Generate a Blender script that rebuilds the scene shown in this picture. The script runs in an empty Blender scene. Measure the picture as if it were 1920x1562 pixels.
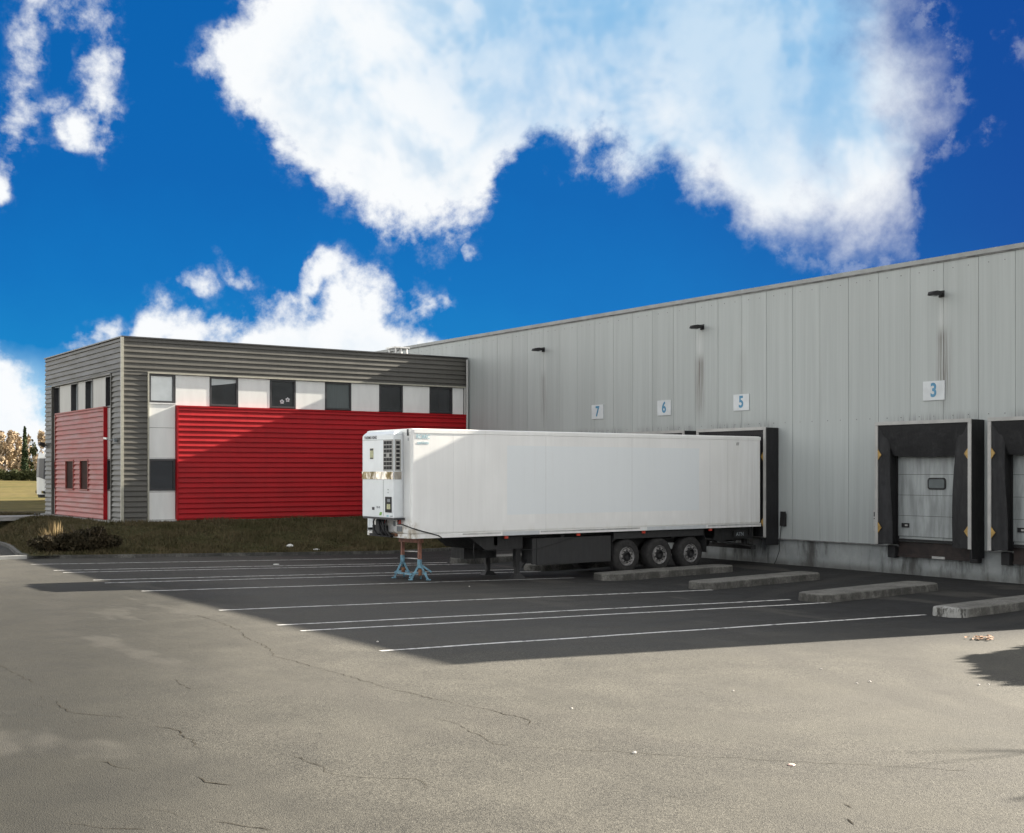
import bpy, math, random
import numpy as np
from mathutils import Vector, Matrix
R = math.radians
random.seed(7)
rng = np.random.default_rng(7)
scene = bpy.context.scene
C = scene.collection

# ------------------------------------------------------------------ camera, light, sky
HEAD = R(34.9)                                   # camera heading east of the dock wall's line
SN, CS = math.sin(HEAD), math.cos(HEAD)
EV = 2.2
cam_d = bpy.data.cameras.new('camera'); cam = bpy.data.objects.new('camera', cam_d); C.objects.link(cam)
cam.location = (0, 0, 3.1); cam.rotation_euler = (R(90), 0, -HEAD)
cam_d.sensor_width = 36; cam_d.lens = 36 * 2294 / 1920; cam_d.shift_y = (885 - 781) / 1920
cam_d.clip_start = .1; cam_d.clip_end = 5000
scene.camera = cam
scene.view_settings.view_transform = 'Standard'; scene.view_settings.look = 'None'
scene.view_settings.exposure = EV; scene.view_settings.gamma = 1
SUN = Vector((-1, .082, -.4305)).normalized()     # the way the light travels
sun_el = math.asin(-SUN.z); sun_az = math.atan2(-SUN.x, -SUN.y)      # azimuth from +Y clockwise
sl = bpy.data.lights.new('sun', 'SUN'); sl.energy = 5.0; sl.angle = R(.5); sl.color = (1, .915, .79)
so = bpy.data.objects.new('sun', sl); C.objects.link(so)
so.rotation_euler = SUN.to_track_quat('-Z', 'Y').to_euler(); so.location = (40, 0, 40)

world = bpy.data.worlds.new('World'); scene.world = world; world.use_nodes = True

class G:
    """tiny node-graph builder"""
    def __init__(s, tree): s.t = tree; s.n = tree.nodes; s.l = tree.links
    def node(s, typ, **kw):
        n = s.n.new(typ)
        for k, v in kw.items(): setattr(n, k, v)
        return n
    def put(s, sock, v):
        if isinstance(v, bpy.types.NodeSocket): s.l.new(v, sock)
        elif v is not None:
            if hasattr(sock.default_value, '__len__') and not hasattr(v, '__len__'): v = [v] * len(sock.default_value)
            if hasattr(v, '__len__') and len(sock.default_value) == 4 and len(v) == 3: v = (*v, 1)
            sock.default_value = v
    def m(s, op, a, b=None, c=None, clamp=False):
        n = s.node('ShaderNodeMath', operation=op, use_clamp=clamp)
        for i, v in enumerate((a, b, c)):
            if v is not None: s.put(n.inputs[i], v)
        return n.outputs[0]
    def vm(s, op, a, b=None, out=0):
        n = s.node('ShaderNodeVectorMath', operation=op)
        s.put(n.inputs[0], a)
        if b is not None: s.put(n.inputs[1], b)
        return n.outputs['Value'] if op in ('DOT_PRODUCT', 'LENGTH') else n.outputs[0]
    def sep(s, v): n = s.node('ShaderNodeSeparateXYZ'); s.put(n.inputs[0], v); return n.outputs
    def comb(s, x, y, z):
        n = s.node('ShaderNodeCombineXYZ')
        for i, v in enumerate((x, y, z)): s.put(n.inputs[i], v)
        return n.outputs[0]
    def mix(s, f, a, b, mode='MIX'):
        n = s.node('ShaderNodeMix', data_type='RGBA', blend_type=mode)
        s.put(n.inputs[0], f); s.put(n.inputs[6], a); s.put(n.inputs[7], b); return n.outputs[2]
    def rng(s, v, a, b, c=0., d=1., smooth=True):
        n = s.node('ShaderNodeMapRange', interpolation_type='SMOOTHSTEP' if smooth else 'LINEAR')
        for i, x in enumerate((v, a, b, c, d)): s.put(n.inputs[i], x)
        return n.outputs[0]
    def noise(s, vec, scale, detail=3, rough=.5, col=False, dist=0):
        n = s.node('ShaderNodeTexNoise'); s.put(n.inputs['Vector'], vec)
        n.inputs['Scale'].default_value = scale; n.inputs['Detail'].default_value = detail
        n.inputs['Roughness'].default_value = rough; n.inputs['Distortion'].default_value = dist
        return n.outputs['Color' if col else 0]
    def voro(s, vec, scale, feat='F1'):
        n = s.node('ShaderNodeTexVoronoi', feature=feat); s.put(n.inputs['Vector'], vec); n.inputs['Scale'].default_value = scale
        return n.outputs
    def curve(s, v, pts):
        n = s.node('ShaderNodeFloatCurve'); c = n.mapping.curves[0]; n.mapping.use_clip = False
        for i, (x, y) in enumerate(pts):
            if i < 2: c.points[i if i == 0 else 1].location = (x, y)
            else: c.points.new(x, y)
        for p in c.points: p.handle_type = 'VECTOR'
        n.mapping.update(); s.put(n.inputs['Value'], v); return n.outputs[0]
    def ramp(s, v, stops):
        n = s.node('ShaderNodeValToRGB'); e = n.color_ramp.elements
        for i, (p, c) in enumerate(stops):
            x = e[i] if i < 2 else e.new(p)
            x.position = p; x.color = (*c, 1)
        s.put(n.inputs[0], v); return n.outputs[0]

def lin(r, g, b):
    f = lambda c: c / 255 / 12.92 if c < 10.3 else ((c / 255 + .055) / 1.055) ** 2.4
    return (f(r), f(g), f(b))

def build_sky():
    g = G(world.node_tree); g.n.clear()
    K = 10 / 2 ** EV                                  # shown colour -> radiance at strength 0.1
    k3 = lambda c, q=1: tuple(x * K * q for x in c)
    tc = g.node('ShaderNodeTexCoord'); N = tc.outputs['Generated']
    d = g.vm('DOT_PRODUCT', N, (SN, CS, 0)); r = g.vm('DOT_PRODUCT', N, (CS, -SN, 0)); z = g.sep(N)[2]
    dd = g.m('MAXIMUM', d, .2)
    # fine wobble of the outline
    wob = g.noise(N, 16, 4, .6, col=True)
    wx, wy, _ = g.sep(g.vm('SUBTRACT', wob, (.5, .5, .5)))
    u = g.m('MULTIPLY_ADD', wx, .05, g.m('DIVIDE', r, dd)); v = g.m('MULTIPLY_ADD', wy, .05, g.m('DIVIDE', z, dd))
    U = lambda px: (px - 960) / 2294
    V = lambda py: (885 - py) / 2294
    un = g.m('DIVIDE', g.m('ADD', u, .6), 1.2)        # 0..1 for the curves
    cu = lambda pts: [((U(x) + .6) / 1.2, V(y)) for x, y in pts]
    low = g.curve(un, cu([(-400, 60), (300, 70), (405, 100), (430, 150), (470, 230), (540, 312), (600, 352), (680, 402), (780, 432),
                          (860, 444), (895, 415), (935, 345), (990, 296), (1060, 276), (1130, 305), (1190, 306), (1245, 300), (1285, 372),
                          (1345, 380), (1392, 450), (1420, 486), (1480, 468), (1560, 492), (1650, 505), (1705, 470), (1722, 400), (1745, 330),
                          (1795, 260), (1815, 200), (1850, 150), (1950, 100), (2300, 60)]))
    top = g.curve(un, cu([(-400, 650), (0, 662), (40, 690), (75, 735), (105, 820), (205, 800), (250, 650), (268, 608), (330, 588), (400, 605),
                          (470, 585), (545, 560), (600, 600), (640, 545), (685, 520), (720, 528), (750, 570), (800, 606), (840, 640), (900, 680),
                          (1000, 800), (1300, 860), (2300, 860)]))
    A = g.m('MINIMUM', g.m('SUBTRACT', v, low), .17)
    edge = lambda ku, kv, c: g.m('ADD', g.m('ADD', g.m('MULTIPLY', u, ku), g.m('MULTIPLY', v, kv)), c)
    # right flank through (1822,200) and (1745,-20); left flank through (470,0) and (405,95)
    A = g.m('MINIMUM', A, edge(-.94, -.33, .94 * U(1822) + .33 * V(200)))
    A = g.m('MINIMUM', A, edge(.83, -.56, -.83 * U(405) + .56 * V(95)))
    B = g.m('MINIMUM', g.m('SUBTRACT', top, v), .05)
    D = g.m('MAXIMUM', A, B)
    P = g.comb(u, v, 0)
    def blob(px, py, rx, ry, ang=0, q=1.):
        w = g.vm('SUBTRACT', P, (U(px), V(py), 0))
        n = g.node('ShaderNodeMapping', vector_type='TEXTURE'); g.put(n.inputs[0], w)
        n.inputs['Rotation'].default_value = (0, 0, R(ang)); n.inputs['Scale'].default_value = (rx / 2294, ry / 2294, 1)
        ln = g.vm('LENGTH', n.outputs[0])
        e_ = g.m('SUBTRACT', 1, ln)
        k_ = min(rx, ry) / 2294 * q
        return g.m('MULTIPLY', e_, k_) if k_ > .03 else g.m('MINIMUM', g.m('MULTIPLY', e_, k_), g.m('MULTIPLY', e_, .03))
    for a in [(54, 105, 44, 116, -6), (192, 75, 42, 118, 0), (115, 6, 80, 42, 0), (144, 240, 38, 32, -30), (98, 186, 36, 26, -40), (2, 328, 20, 28, 0), (182, 160, 20, 50, -20),
              (385, 532, 40, 26, -25), (440, 492, 30, 22, -40), (878, 466, 16, 18, 0), (600, 520, 40, 24, 40, .6), (1895, 60, 40, 30, -60, .4), (165, 640, 40, 18, 20, .6), (800, 590, 36, 16, 0, .4),
              (1850, 260, 40, 20, 30, .35)]:
        D = g.m('MAXIMUM', D, blob(*a))
    D = g.m('SUBTRACT', D, g.m('MAXIMUM', blob(118, 105, 36, 55, 0, 1.6), 0))           # blue hole in the left cloud
    D = g.m('SUBTRACT', D, g.m('MAXIMUM', blob(610, 560, 40, 26, 30, 1.2), 0))
    nz = g.noise(N, 10, 9, .62, dist=.25)
    nf = g.noise(N, 45, 6, .65)
    vn = g.node('ShaderNodeTexVoronoi', feature='F1'); g.put(vn.inputs['Vector'], g.vm('ADD', N, g.vm('MULTIPLY', g.vm('SUBTRACT', wob, (.5, .5, .5)), (.05, .05, .05))))
    vn.inputs['Scale'].default_value = 17; vn.inputs['Detail'].default_value = 2; vn.inputs['Roughness'].default_value = .6; vn.inputs['Lacunarity'].default_value = 2.3; vn.normalize = True
    puff = g.m('SUBTRACT', .33, vn.outputs['Distance'])                     # rounded billows
    D = g.m('ADD', D, g.m('ADD', g.m('MULTIPLY', g.m('SUBTRACT', nz, .52), .13), g.m('MULTIPLY', g.m('SUBTRACT', nf, .52), .05)))
    D = g.m('ADD', D, g.m('MULTIPLY', puff, .055))
    al = g.rng(D, -.012, g.m('MULTIPLY_ADD', g.rng(u, .05, .36), .085, .022))
    veil = g.m('MULTIPLY', g.rng(D, -.022, .012, 0, .22), g.rng(nf, .42, .62))                                                # thin wisps round the edges
    af = g.m('MAXIMUM', al, veil)
    # unseen clouds outside the view, added as neutral fill light
    nb = g.noise(N, 3.2, 7, .6)
    ab = g.rng(nb, .36, .56)
    front = g.rng(d, .62, .76)
    alpha = g.m('ADD', g.m('MULTIPLY', af, front), g.m('MULTIPLY', ab, g.m('SUBTRACT', 1, front)))
    # clear sky: the Nishita sky, deepened
    sky = g.node('ShaderNodeTexSky', sky_type='NISHITA', sun_disc=False)
    sky.sun_elevation = sun_el; sky.sun_rotation = sun_az; sky.air_density = 1.0; sky.dust_density = .3; sky.ozone_density = 4
    deep = g.ramp(g.m('MULTIPLY', g.m('MAXIMUM', g.m('SUBTRACT', v, g.m('MULTIPLY', g.m('MULTIPLY', u, 1), -.06)), 0), 2),
                  [(0, k3(lin(196, 228, 246))), (.06, k3(lin(165, 212, 242))), (.16, k3(lin(4, 126, 196))), (.28, k3(lin(0, 112, 188))), (.45, k3(lin(0, 99, 177))), (.8, k3(lin(0, 94, 172)))])
    dk = g.rng(g.m('ADD', u, g.m('MULTIPLY', v, .5)), .15, .6)
    deep = g.mix(dk, deep, k3(lin(0, 68, 150)))
    sg = g.mix(1, sky.outputs[0], (.55, .75, 1.0), 'MULTIPLY')
    clear = g.mix(.985, sg, deep)
    # cloud colour: white rims, pale blue body high up
    body = g.m('MAXIMUM', g.m('MULTIPLY', blob(1290, 90, 600, 350, 0), 2294 / 350), 0)
    bn = g.noise(N, 7, 5, .55)
    n2 = g.noise(g.vm('ADD', N, (-.012 * SN + .02 * CS, -.012 * CS - .02 * SN, .022)), 10, 4, .6, dist=.25)
    relief = g.m('SUBTRACT', g.noise(N, 10, 4, .6, dist=.25), n2)          # lit flank minus shaded flank of each billow
    bm = g.m('MULTIPLY', g.rng(body, .0, .62), g.rng(g.m('ADD', bn, g.m('MULTIPLY', relief, .7)), .36, .72, .85, .10))
    rim = g.rng(D, .02, .13)
    soft = g.m('MULTIPLY', rim, g.m('MAXIMUM', g.rng(g.m('ADD', bn, relief), .40, .66, 1, .1), g.rng(body, .0, .5, 0, .75)))
    white = g.mix(soft, k3((.965, .985, 1.0)), k3(lin(190, 219, 242)))
    white = g.mix(g.m('MULTIPLY', g.rng(g.m('ADD', relief, g.m('MULTIPLY', puff, .35)), -.20, .02, .5, 0), g.rng(D, .0, .05)), white, k3(lin(172, 204, 231)))
    cf = g.mix(bm, white, k3(lin(130, 187, 231)))
    bb = g.rng(g.noise(N, 5, 4, .5), .3, .7, .75, 1.25)
    bb = g.m('MULTIPLY', bb, g.rng(z, .05, .7, 1.35, .62))  # unseen clouds made brighter low down to fill the upright faces
    cb = g.mix(1, k3((1.0, .99, .945), CLOUD_FILL), g.comb(bb, bb, bb), 'MULTIPLY')
    cloud = g.mix(front, cb, cf)
    col = g.mix(alpha, clear, cloud)
    bg = g.node('ShaderNodeBackground'); g.put(bg.inputs[0], col); bg.inputs[1].default_value = .1
    out = g.node('ShaderNodeOutputWorld'); g.l.new(bg.outputs[0], out.inputs[0])
CLOUD_FILL = 2.1
build_sky()

# ------------------------------------------------------------------ ground heights
GP = [(-1e3, .34), (5, .34), (9.2, .26), (23.5, -.10), (31, 0), (1e3, 0)]
def gz(x):
    for (a, b), (c, d) in zip(GP, GP[1:]):
        if a <= x <= c: return b + (d - b) * (x - a) / (c - a)
def ss(a, b, x): t = min(1, max(0, (x - a) / (b - a))); return t * t * (3 - 2 * t)
FH, F_PX = 3.1, 2294.
def ray(px, py): t = (px - 960) / F_PX; return SN + t * CS, CS - t * SN, -(py - 885) / F_PX
def gnd(px, py):
    a, b, c = ray(px, py); z = .1
    for _ in range(15): s = (z - FH) / c; z = gz(a * s)
    return Vector((a * s, b * s, z))

# ------------------------------------------------------------------ materials
def mat(name, col, rough=.6, metal=0., spec=.5, fn=None, bump=None, coat=0):
    """fn(g, P) may return (colour, roughness); P = world position"""
    m = bpy.data.materials.new(name); m.use_nodes = True
    g = G(m.node_tree); b = g.n['Principled BSDF']
    b.inputs['Base Color'].default_value = (*col, 1); b.inputs['Roughness'].default_value = rough
    b.inputs['Metallic'].default_value = metal; b.inputs['Specular IOR Level'].default_value = spec
    if coat: b.inputs['Coat Weight'].default_value = coat
    P = g.node('ShaderNodeNewGeometry').outputs['Position']
    if fn:
        r = fn(g, P)
        if not isinstance(r, tuple): r = (r,)
        g.put(b.inputs['Base Color'], r[0])
        if len(r) > 1 and r[1] is not None: g.put(b.inputs['Roughness'], r[1])
    if bump:
        h, dist = bump(g, P)
        n = g.node('ShaderNodeBump'); n.inputs['Distance'].default_value = dist; n.inputs['Strength'].default_value = 1
        g.put(n.inputs['Height'], h); g.l.new(n.outputs[0], b.inputs['Normal'])
    return m
def vary(col, sc=3., lo=.8, hi=1.15, detail=5, stretch=(1, 1, 1)):
    def fn(g, P):
        n = g.noise(g.vm('MULTIPLY', P, stretch), sc, detail, .6)
        k = g.rng(n, .3, .7, lo, hi)
        return g.mix(1, col, g.comb(k, k, k), 'MULTIPLY')
    return fn

ARCS = []
def asphalt_fn(g, P):
    n1 = g.noise(P, .16, 5, .6); n2 = g.noise(P, 1.1, 6, .65)
    n3 = g.noise(P, 55, 3, .7); vr = g.voro(P, 70)[1]
    grit = g.sep(vr)[0]
    c = g.ramp(n1, [(.3, (.066, .0625, .0515)), (.7, (.088, .083, .069))])
    worn = g.rng(g.noise(g.vm('MULTIPLY', P, (.55, .3, 1)), .9, 5, .6), .42, .60)          # smooth, sealed patches against open-grained ones
    gr_ = g.m('MULTIPLY', g.rng(n3, .25, .75, .62, 1.34), g.rng(grit, 0, 1, .52, 1.5, False))
    gr_ = g.m('ADD', g.m('MULTIPLY', gr_, g.m('SUBTRACT', 1, g.m('MULTIPLY', worn, .5))), g.m('MULTIPLY', worn, .5))
    k = g.m('MULTIPLY', g.rng(n2, .3, .7, .86, 1.12), gr_)
    c = g.mix(1, c, g.comb(k, k, k), 'MULTIPLY')
    x, y, z = g.sep(P)
    # tyre-worn bay asphalt, darkened further to deepen the building's cast shade
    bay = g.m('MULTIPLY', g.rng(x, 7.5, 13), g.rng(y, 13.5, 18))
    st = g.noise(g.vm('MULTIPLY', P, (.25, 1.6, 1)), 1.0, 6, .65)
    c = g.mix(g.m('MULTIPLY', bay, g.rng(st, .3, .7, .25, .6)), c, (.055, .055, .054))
    oil_vignette = g.m('MULTIPLY', g.rng(g.m('ADD', x, g.m('MULTIPLY', st, 5)), 15, 26, 0, .96), g.rng(y, 12.6, 15))  # vignette-like darkening towards the docks, painted over the oily asphalt
    c = g.mix(oil_vignette, c, (.0145, .0145, .014))
    # a vignette painted into the yard's west part as darker asphalt, edge ragged
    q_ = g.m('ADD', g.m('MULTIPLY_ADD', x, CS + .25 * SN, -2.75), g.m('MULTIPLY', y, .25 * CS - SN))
    old = g.rng(g.m('ADD', q_, g.m('MULTIPLY', g.m('SUBTRACT', g.noise(P, .45, 5, .6), .5), 3.0)), -4.7, -.3, .82, 0)  # strength of the painted vignette, broken up by noise
    c = g.mix(g.m('MULTIPLY', old, g.rng(y, 26, 40, 1, .45)), c, (.018, .0175, .0135))  # painted vignette, weaker farther off
    # smooth sealed band along the long crack and rubber arcs
    band = g.rng(g.noise(g.vm('MULTIPLY', P, (.7, .28, 1)), .8, 4, .55), .58, .66, 0, .34)
    c = g.mix(band, c, (.086, .081, .069))
    for cx, cy, r_, w_, k_ in ARCS:
        d_ = g.m('ABSOLUTE', g.m('SUBTRACT', g.vm('LENGTH', g.vm('SUBTRACT', g.comb(x, y, 0), (cx, cy, 0))), g.m('MULTIPLY_ADD', g.noise(P, .6, 2), .5, r_ - .25)))
        c = g.mix(g.m('MULTIPLY', g.rng(d_, w_ * .3, w_, k_, 0), g.rng(n2, .3, .62)), c, (.045, .042, .037))
    return c, g.rng(n2, .3, .7, .8, .95)
def asphalt_bump(g, P):
    return g.m('ADD', g.m('MULTIPLY', g.voro(P, 85)[0], 1.0), g.m('MULTIPLY', g.noise(P, 6, 4, .6), .9)), .0045

def paint_line(g, P):
    n = g.noise(P, 7, 6, .7); n2 = g.noise(P, 60, 3, .6)
    w = g.rng(g.m('ADD', n, g.m('MULTIPLY', n2, .5)), .72, .92)
    return g.mix(w, (.62, .61, .58), (.12, .115, .105)), .7

def steel_wall(g, P):
    x, y, z = g.sep(P)
    n1 = g.noise(g.vm('MULTIPLY', P, (1, 3.2, .10)), 1.6, 6, .6)
    n2 = g.noise(g.vm('MULTIPLY', P, (1, 14, .12)), 1.0, 5, .65)
    pid = g.m('FLOOR', g.m('DIVIDE', g.m('SUBTRACT', y, 19.86), 1.163))
    w = g.node('ShaderNodeTexWhiteNoise', noise_dimensions='1D'); g.put(w.inputs['W'], pid)
    k = g.m('MULTIPLY', g.rng(n1, .3, .7, .93, 1.05), g.rng(n2, .3, .75, .97, 1.05))
    k = g.m('MULTIPLY', k, g.rng(w.outputs[0], 0, 1, .97, 1.02, False))
    c = g.mix(1, (.36, .385, .372), g.comb(k, k, k), 'MULTIPLY')
    # grime run down from the lamps and the seams below them
    s2 = g.noise(g.vm('MULTIPLY', P, (1, 30, .5)), 1.0, 4, .6)
    for yy, s in ((41.93, .5), (32.42, 1.), (22.18, 1.), (30.35, .25)):
        dy = g.m('ABSOLUTE', g.m('SUBTRACT', y, yy))
        wide = g.m('MULTIPLY', g.rng(dy, .03, .38, 1, 0), g.rng(s2, .36, .60))
        tall = g.m('MULTIPLY', g.rng(z, 4.6, 6.0), g.rng(z, 7.0, 7.6, 1, 0))
        c = g.mix(g.m('MULTIPLY', g.m('MULTIPLY', wide, tall), .85 * s), c, (.13, .115, .10))
        pale = g.m('MULTIPLY', g.m('MULTIPLY', g.rng(dy, .05, .26, 1, 0), g.rng(s2, .4, .6)), g.m('MULTIPLY', g.rng(z, 7.0, 7.5), g.rng(z, 8.1, 8.3, 1, 0)))
        c = g.mix(g.m('MULTIPLY', pale, .5 * s), c, (.56, .57, .55))
    # dirt along the top of each shelter, splash dirt low down
    d1 = g.m('MULTIPLY', g.rng(z, 4.6, 4.95, 1, 0), g.m('MULTIPLY', g.rng(z, 4.5, 4.6), g.rng(n2, .35, .65)))
    near = 0
    for yy in (22.5, 18.66, 30.35, 34.24, 38.2):
        q_ = g.rng(g.m('ABSOLUTE', g.m('SUBTRACT', y, yy)), 1.2, 1.95, 1, 0); near = q_ if near == 0 else g.m('MAXIMUM', near, q_)
    c = g.mix(g.m('MULTIPLY', g.m('MULTIPLY', d1, near), .6), c, (.12, .12, .115))
    drip = g.m('MULTIPLY', g.rng(n2, .55, .72), g.m('MULTIPLY', g.rng(z, .9, 4.4, .8, .1), g.rng(n1, .4, .6)))
    c = g.mix(g.m('MULTIPLY', drip, .35), c, (.17, .175, .17))
    d2 = g.m('MULTIPLY', g.rng(z, .9, 2.4, 1, 0), g.rng(n2, .3, .7))
    c = g.mix(g.m('MULTIPLY', d2, .3), c, (.2, .2, .195))
    return c, .5
def concrete_base(g, P):
    x, y, z = g.sep(P)
    n1 = g.noise(P, 1.5, 7, .65); n2 = g.noise(g.vm('MULTIPLY', P, (1, 2.2, .5)), 1.3, 7, .68)
    c = g.ramp(n1, [(.3, (.21, .225, .22)), (.7, (.30, .315, .305))])
    c = g.mix(g.rng(n2, .46, .70, 0, .85), c, (.05, .05, .046))
    dy = g.m('ABSOLUTE', g.m('SUBTRACT', g.m('MODULO', g.m('ADD', y, 2.7), 4.0), 2.0))
    c = g.mix(g.m('MULTIPLY', g.rng(dy, .06, .26, 1, 0), g.rng(n2, .3, .6, .3, 1)), c, (.07, .07, .065))
    low = g.m('MULTIPLY', g.rng(z, .02, .3, 1, 0), g.rng(n1, .3, .6, .3, 1))
    c = g.mix(g.m('MULTIPLY', low, .7), c, (.07, .068, .06))
    return c, .9
def old_concrete(g, P):
    n1 = g.noise(P, 2.2, 7, .65); n2 = g.noise(P, 26, 4, .7); n3 = g.noise(g.vm('MULTIPLY', P, (1.6, 1.6, .9)), 1.5, 7, .7)
    c = g.ramp(n1, [(.3, (.085, .082, .072)), (.7, (.19, .185, .165))])
    k = g.rng(n2, .25, .75, .55, 1.35)
    c = g.mix(1, c, g.comb(k, k, k), 'MULTIPLY')
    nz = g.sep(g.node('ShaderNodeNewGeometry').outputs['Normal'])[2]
    side = g.rng(nz, .3, .7, .75, .15)                         # upright kerb faces mottled darker than the tops
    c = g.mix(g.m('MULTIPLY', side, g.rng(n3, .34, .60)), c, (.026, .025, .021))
    x, y, z = g.sep(P)      # remains of white paint on the nose of the nearest guide
    pt = g.m('MULTIPLY', g.m('MULTIPLY', g.rng(x, 23.35, 23.75, 1, 0), g.rng(y, 17.2, 17.4, 1, 0)), g.rng(g.noise(g.vm('MULTIPLY', P, (2, 2, .5)), 3.5, 5, .7), .44, .56))
    c = g.mix(g.m('MULTIPLY', pt, .75), c, (.42, .42, .39))
    return c, .9
def trailer_white(g, P):
    x, y, z = g.sep(P)
    n1 = g.noise(g.vm('MULTIPLY', P, (5, 1, .25)), 1.2, 5, .6); n2 = g.noise(P, .7, 3)
    k = g.m('MULTIPLY', g.rng(n1, .3, .75, .97, 1.03), g.rng(n2, .3, .7, .97, 1.02))
    c = g.mix(1, (.80, .80, .775), g.comb(k, k, k), 'MULTIPLY')
    rect = g.m('MULTIPLY', g.m('MULTIPLY', g.rng(x, 19.90, 19.94), g.rng(x, 27.40, 27.44, 1, 0)),
               g.m('MULTIPLY', g.rng(z, 1.86, 1.89), g.rng(z, 3.84, 3.87, 1, 0)))
    c = g.mix(g.m('MULTIPLY', rect, .8), c, (.735, .775, .785))            # cleaner panel where a livery was taken off
    rear = g.m('MULTIPLY', g.rng(x, 26.5, 30), g.rng(n1, .35, .65))
    c = g.mix(g.m('MULTIPLY', rear, .4), c, (.52, .51, .47))
    sc = g.noise(g.vm('MULTIPLY', P, (1.2, 1, 7)), 2.2, 6, .7)
    c = g.mix(g.rng(sc, .66, .74, 0, .28), c, (.60, .59, .55))
    drip = g.noise(g.vm('MULTIPLY', P, (9, 1, .18)), 1.0, 5, .65)
    c = g.mix(g.m('MULTIPLY', g.rng(drip, .58, .74, 0, .30), g.rng(z, 2.2, 4.1, .35, 1)), c, (.58, .565, .52))
    nose = g.m('MULTIPLY', g.rng(x, 16.8, 17.1, 1, 0), g.m('MULTIPLY', g.rng(z, 1.45, 1.95, 1, 0), g.rng(g.noise(P, 6, 5, .65), .42, .62)))
    c = g.mix(g.m('MULTIPLY', nose, .75), c, (.34, .27, .17))
    low = g.m('MULTIPLY', g.rng(z, 1.3, 1.75, 1, 0), g.rng(n1, .4, .7))
    c = g.mix(g.m('MULTIPLY', low, .3), c, (.45, .42, .36))
    return c, .35
def bank_fn(g, P):
    n1 = g.noise(P, .5, 6, .65); n2 = g.noise(P, 4, 6, .7); n3 = g.noise(P, 30, 3, .6)
    c = g.ramp(n2, [(.3, (.030, .031, .013)), (.7, (.072, .070, .032))])
    c = g.mix(g.rng(n1, .48, .64, 0, .75), c, (.095, .066, .036))
    k = g.rng(n3, .25, .75, .6, 1.4)
    return g.mix(1, c, g.comb(k, k, k), 'MULTIPLY'), .95
def field_fn(g, P):
    n1 = g.noise(g.vm('MULTIPLY', P, (.6, 2.5, 1)), .05, 6, .65); n2 = g.noise(P, 1.2, 5, .7)
    c = g.ramp(n1, [(.3, (.060, .062, .016)), (.5, (.105, .085, .026)), (.7, (.125, .098, .04))])
    k = g.rng(n2, .25, .75, .65, 1.3)
    return g.mix(1, c, g.comb(k, k, k), 'MULTIPLY'), .95
def rib_wear(col, q=.12):
    def fn(g, P):
        n1 = g.noise(g.vm('MULTIPLY', P, (.6, .6, 4)), .9, 5, .6); n2 = g.noise(g.vm('MULTIPLY', P, (7, 7, .5)), 1, 4, .6)
        k = g.m('MULTIPLY', g.rng(n1, .3, .7, 1 - q, 1 + q), g.rng(n2, .35, .75, 1.03, 1 - q * .7))
        return g.mix(1, col, g.comb(k, k, k), 'MULTIPLY'), g.rng(n1, .3, .7, .36, .5)
    return fn
def black_fn(col, q=.35):
    def fn(g, P):
        n = g.noise(g.vm('MULTIPLY', P, (4, 4, 1)), 1.4, 6, .7)
        return g.mix(g.rng(n, .52, .78, 0, q), col, (.13, .13, .125)), g.rng(n, .3, .7, .55, .8)
    return fn
def leaf_fn(a, b):
    def fn(g, P):
        n = g.noise(P, .9, 4, .6); n2 = g.noise(P, 9, 2)
        return g.mix(g.rng(g.m('ADD', n, g.m('MULTIPLY', n2, .5)), .5, 1.0), a, b), .8
    return fn

def circ(p, q, r):
    a, b = q - p, r - p; d = 2 * (a.x * b.y - a.y * b.x)
    ux = (b.y * (a.x ** 2 + a.y ** 2) - a.y * (b.x ** 2 + b.y ** 2)) / d; uy = (a.x * (b.x ** 2 + b.y ** 2) - b.x * (a.x ** 2 + a.y ** 2)) / d
    return p.x + ux, p.y + uy, math.hypot(ux, uy)
for pp, w_, k_ in ((((1690, 1212), (1762, 1288), (1910, 1342)), .5, .42), (((1440, 1222), (1660, 1300), (1915, 1368)), .4, .34), (((1060, 1420), (1480, 1452), (1900, 1440)), .35, .2), (((130, 1180), (520, 1290), (980, 1362)), .45, .22), (((560, 1260), (900, 1330), (1400, 1345)), .5, .18)):
    ARCS.append((*circ(*[gnd(*p) for p in pp]), w_, k_))
M = {}
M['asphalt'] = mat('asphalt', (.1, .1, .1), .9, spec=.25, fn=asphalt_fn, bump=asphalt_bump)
M['crack'] = mat('crack', (.03, .026, .022), 1, spec=0, fn=vary((.042, .038, .031), 14, .5, 1.6))
M['line'] = mat('line_paint', (.6, .6, .6), .7, fn=paint_line)
M['wall'] = mat('steel_wall', (.4, .4, .4), .5, fn=steel_wall, bump=lambda g, P: (g.noise(g.vm('MULTIPLY', P, (1, 1.2, .35)), 1.0, 3), .012))
M['seam'] = mat('seam', (.10, .10, .098), .8, fn=vary((.17, .17, .165), 3, .5, 1.3))
M['alu'] = mat('aluminium', (.5, .5, .5), .4, .6, fn=vary((.55, .55, .54), 4, .8, 1.1))
M['edge'] = mat('white_edging', (.5, .5, .47), .5, fn=vary((.37, .365, .345), 2.5, .85, 1.06))
M['coping'] = mat('grey_coping', (.3, .3, .3), .5, spec=.3, fn=vary((.30, .31, .30), 2, .85, 1.1))
M['base'] = mat('dock_concrete', (.3, .3, .3), .9, fn=concrete_base, bump=lambda g, P: (g.noise(P, 9, 6, .7), .02))
M['kerb'] = mat('old_concrete', (.2, .2, .2), .9, fn=old_concrete, bump=lambda g, P: (g.noise(P, 18, 6, .7), .03))
M['grey'] = mat('grey_cladding', (.12, .12, .11), .45, spec=.22, fn=rib_wear((.088, .085, .075)))
M['red'] = mat('red_cladding', (.4, .02, .025), .4, spec=.16, fn=rib_wear((.32, .0085, .0125), .12))
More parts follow.
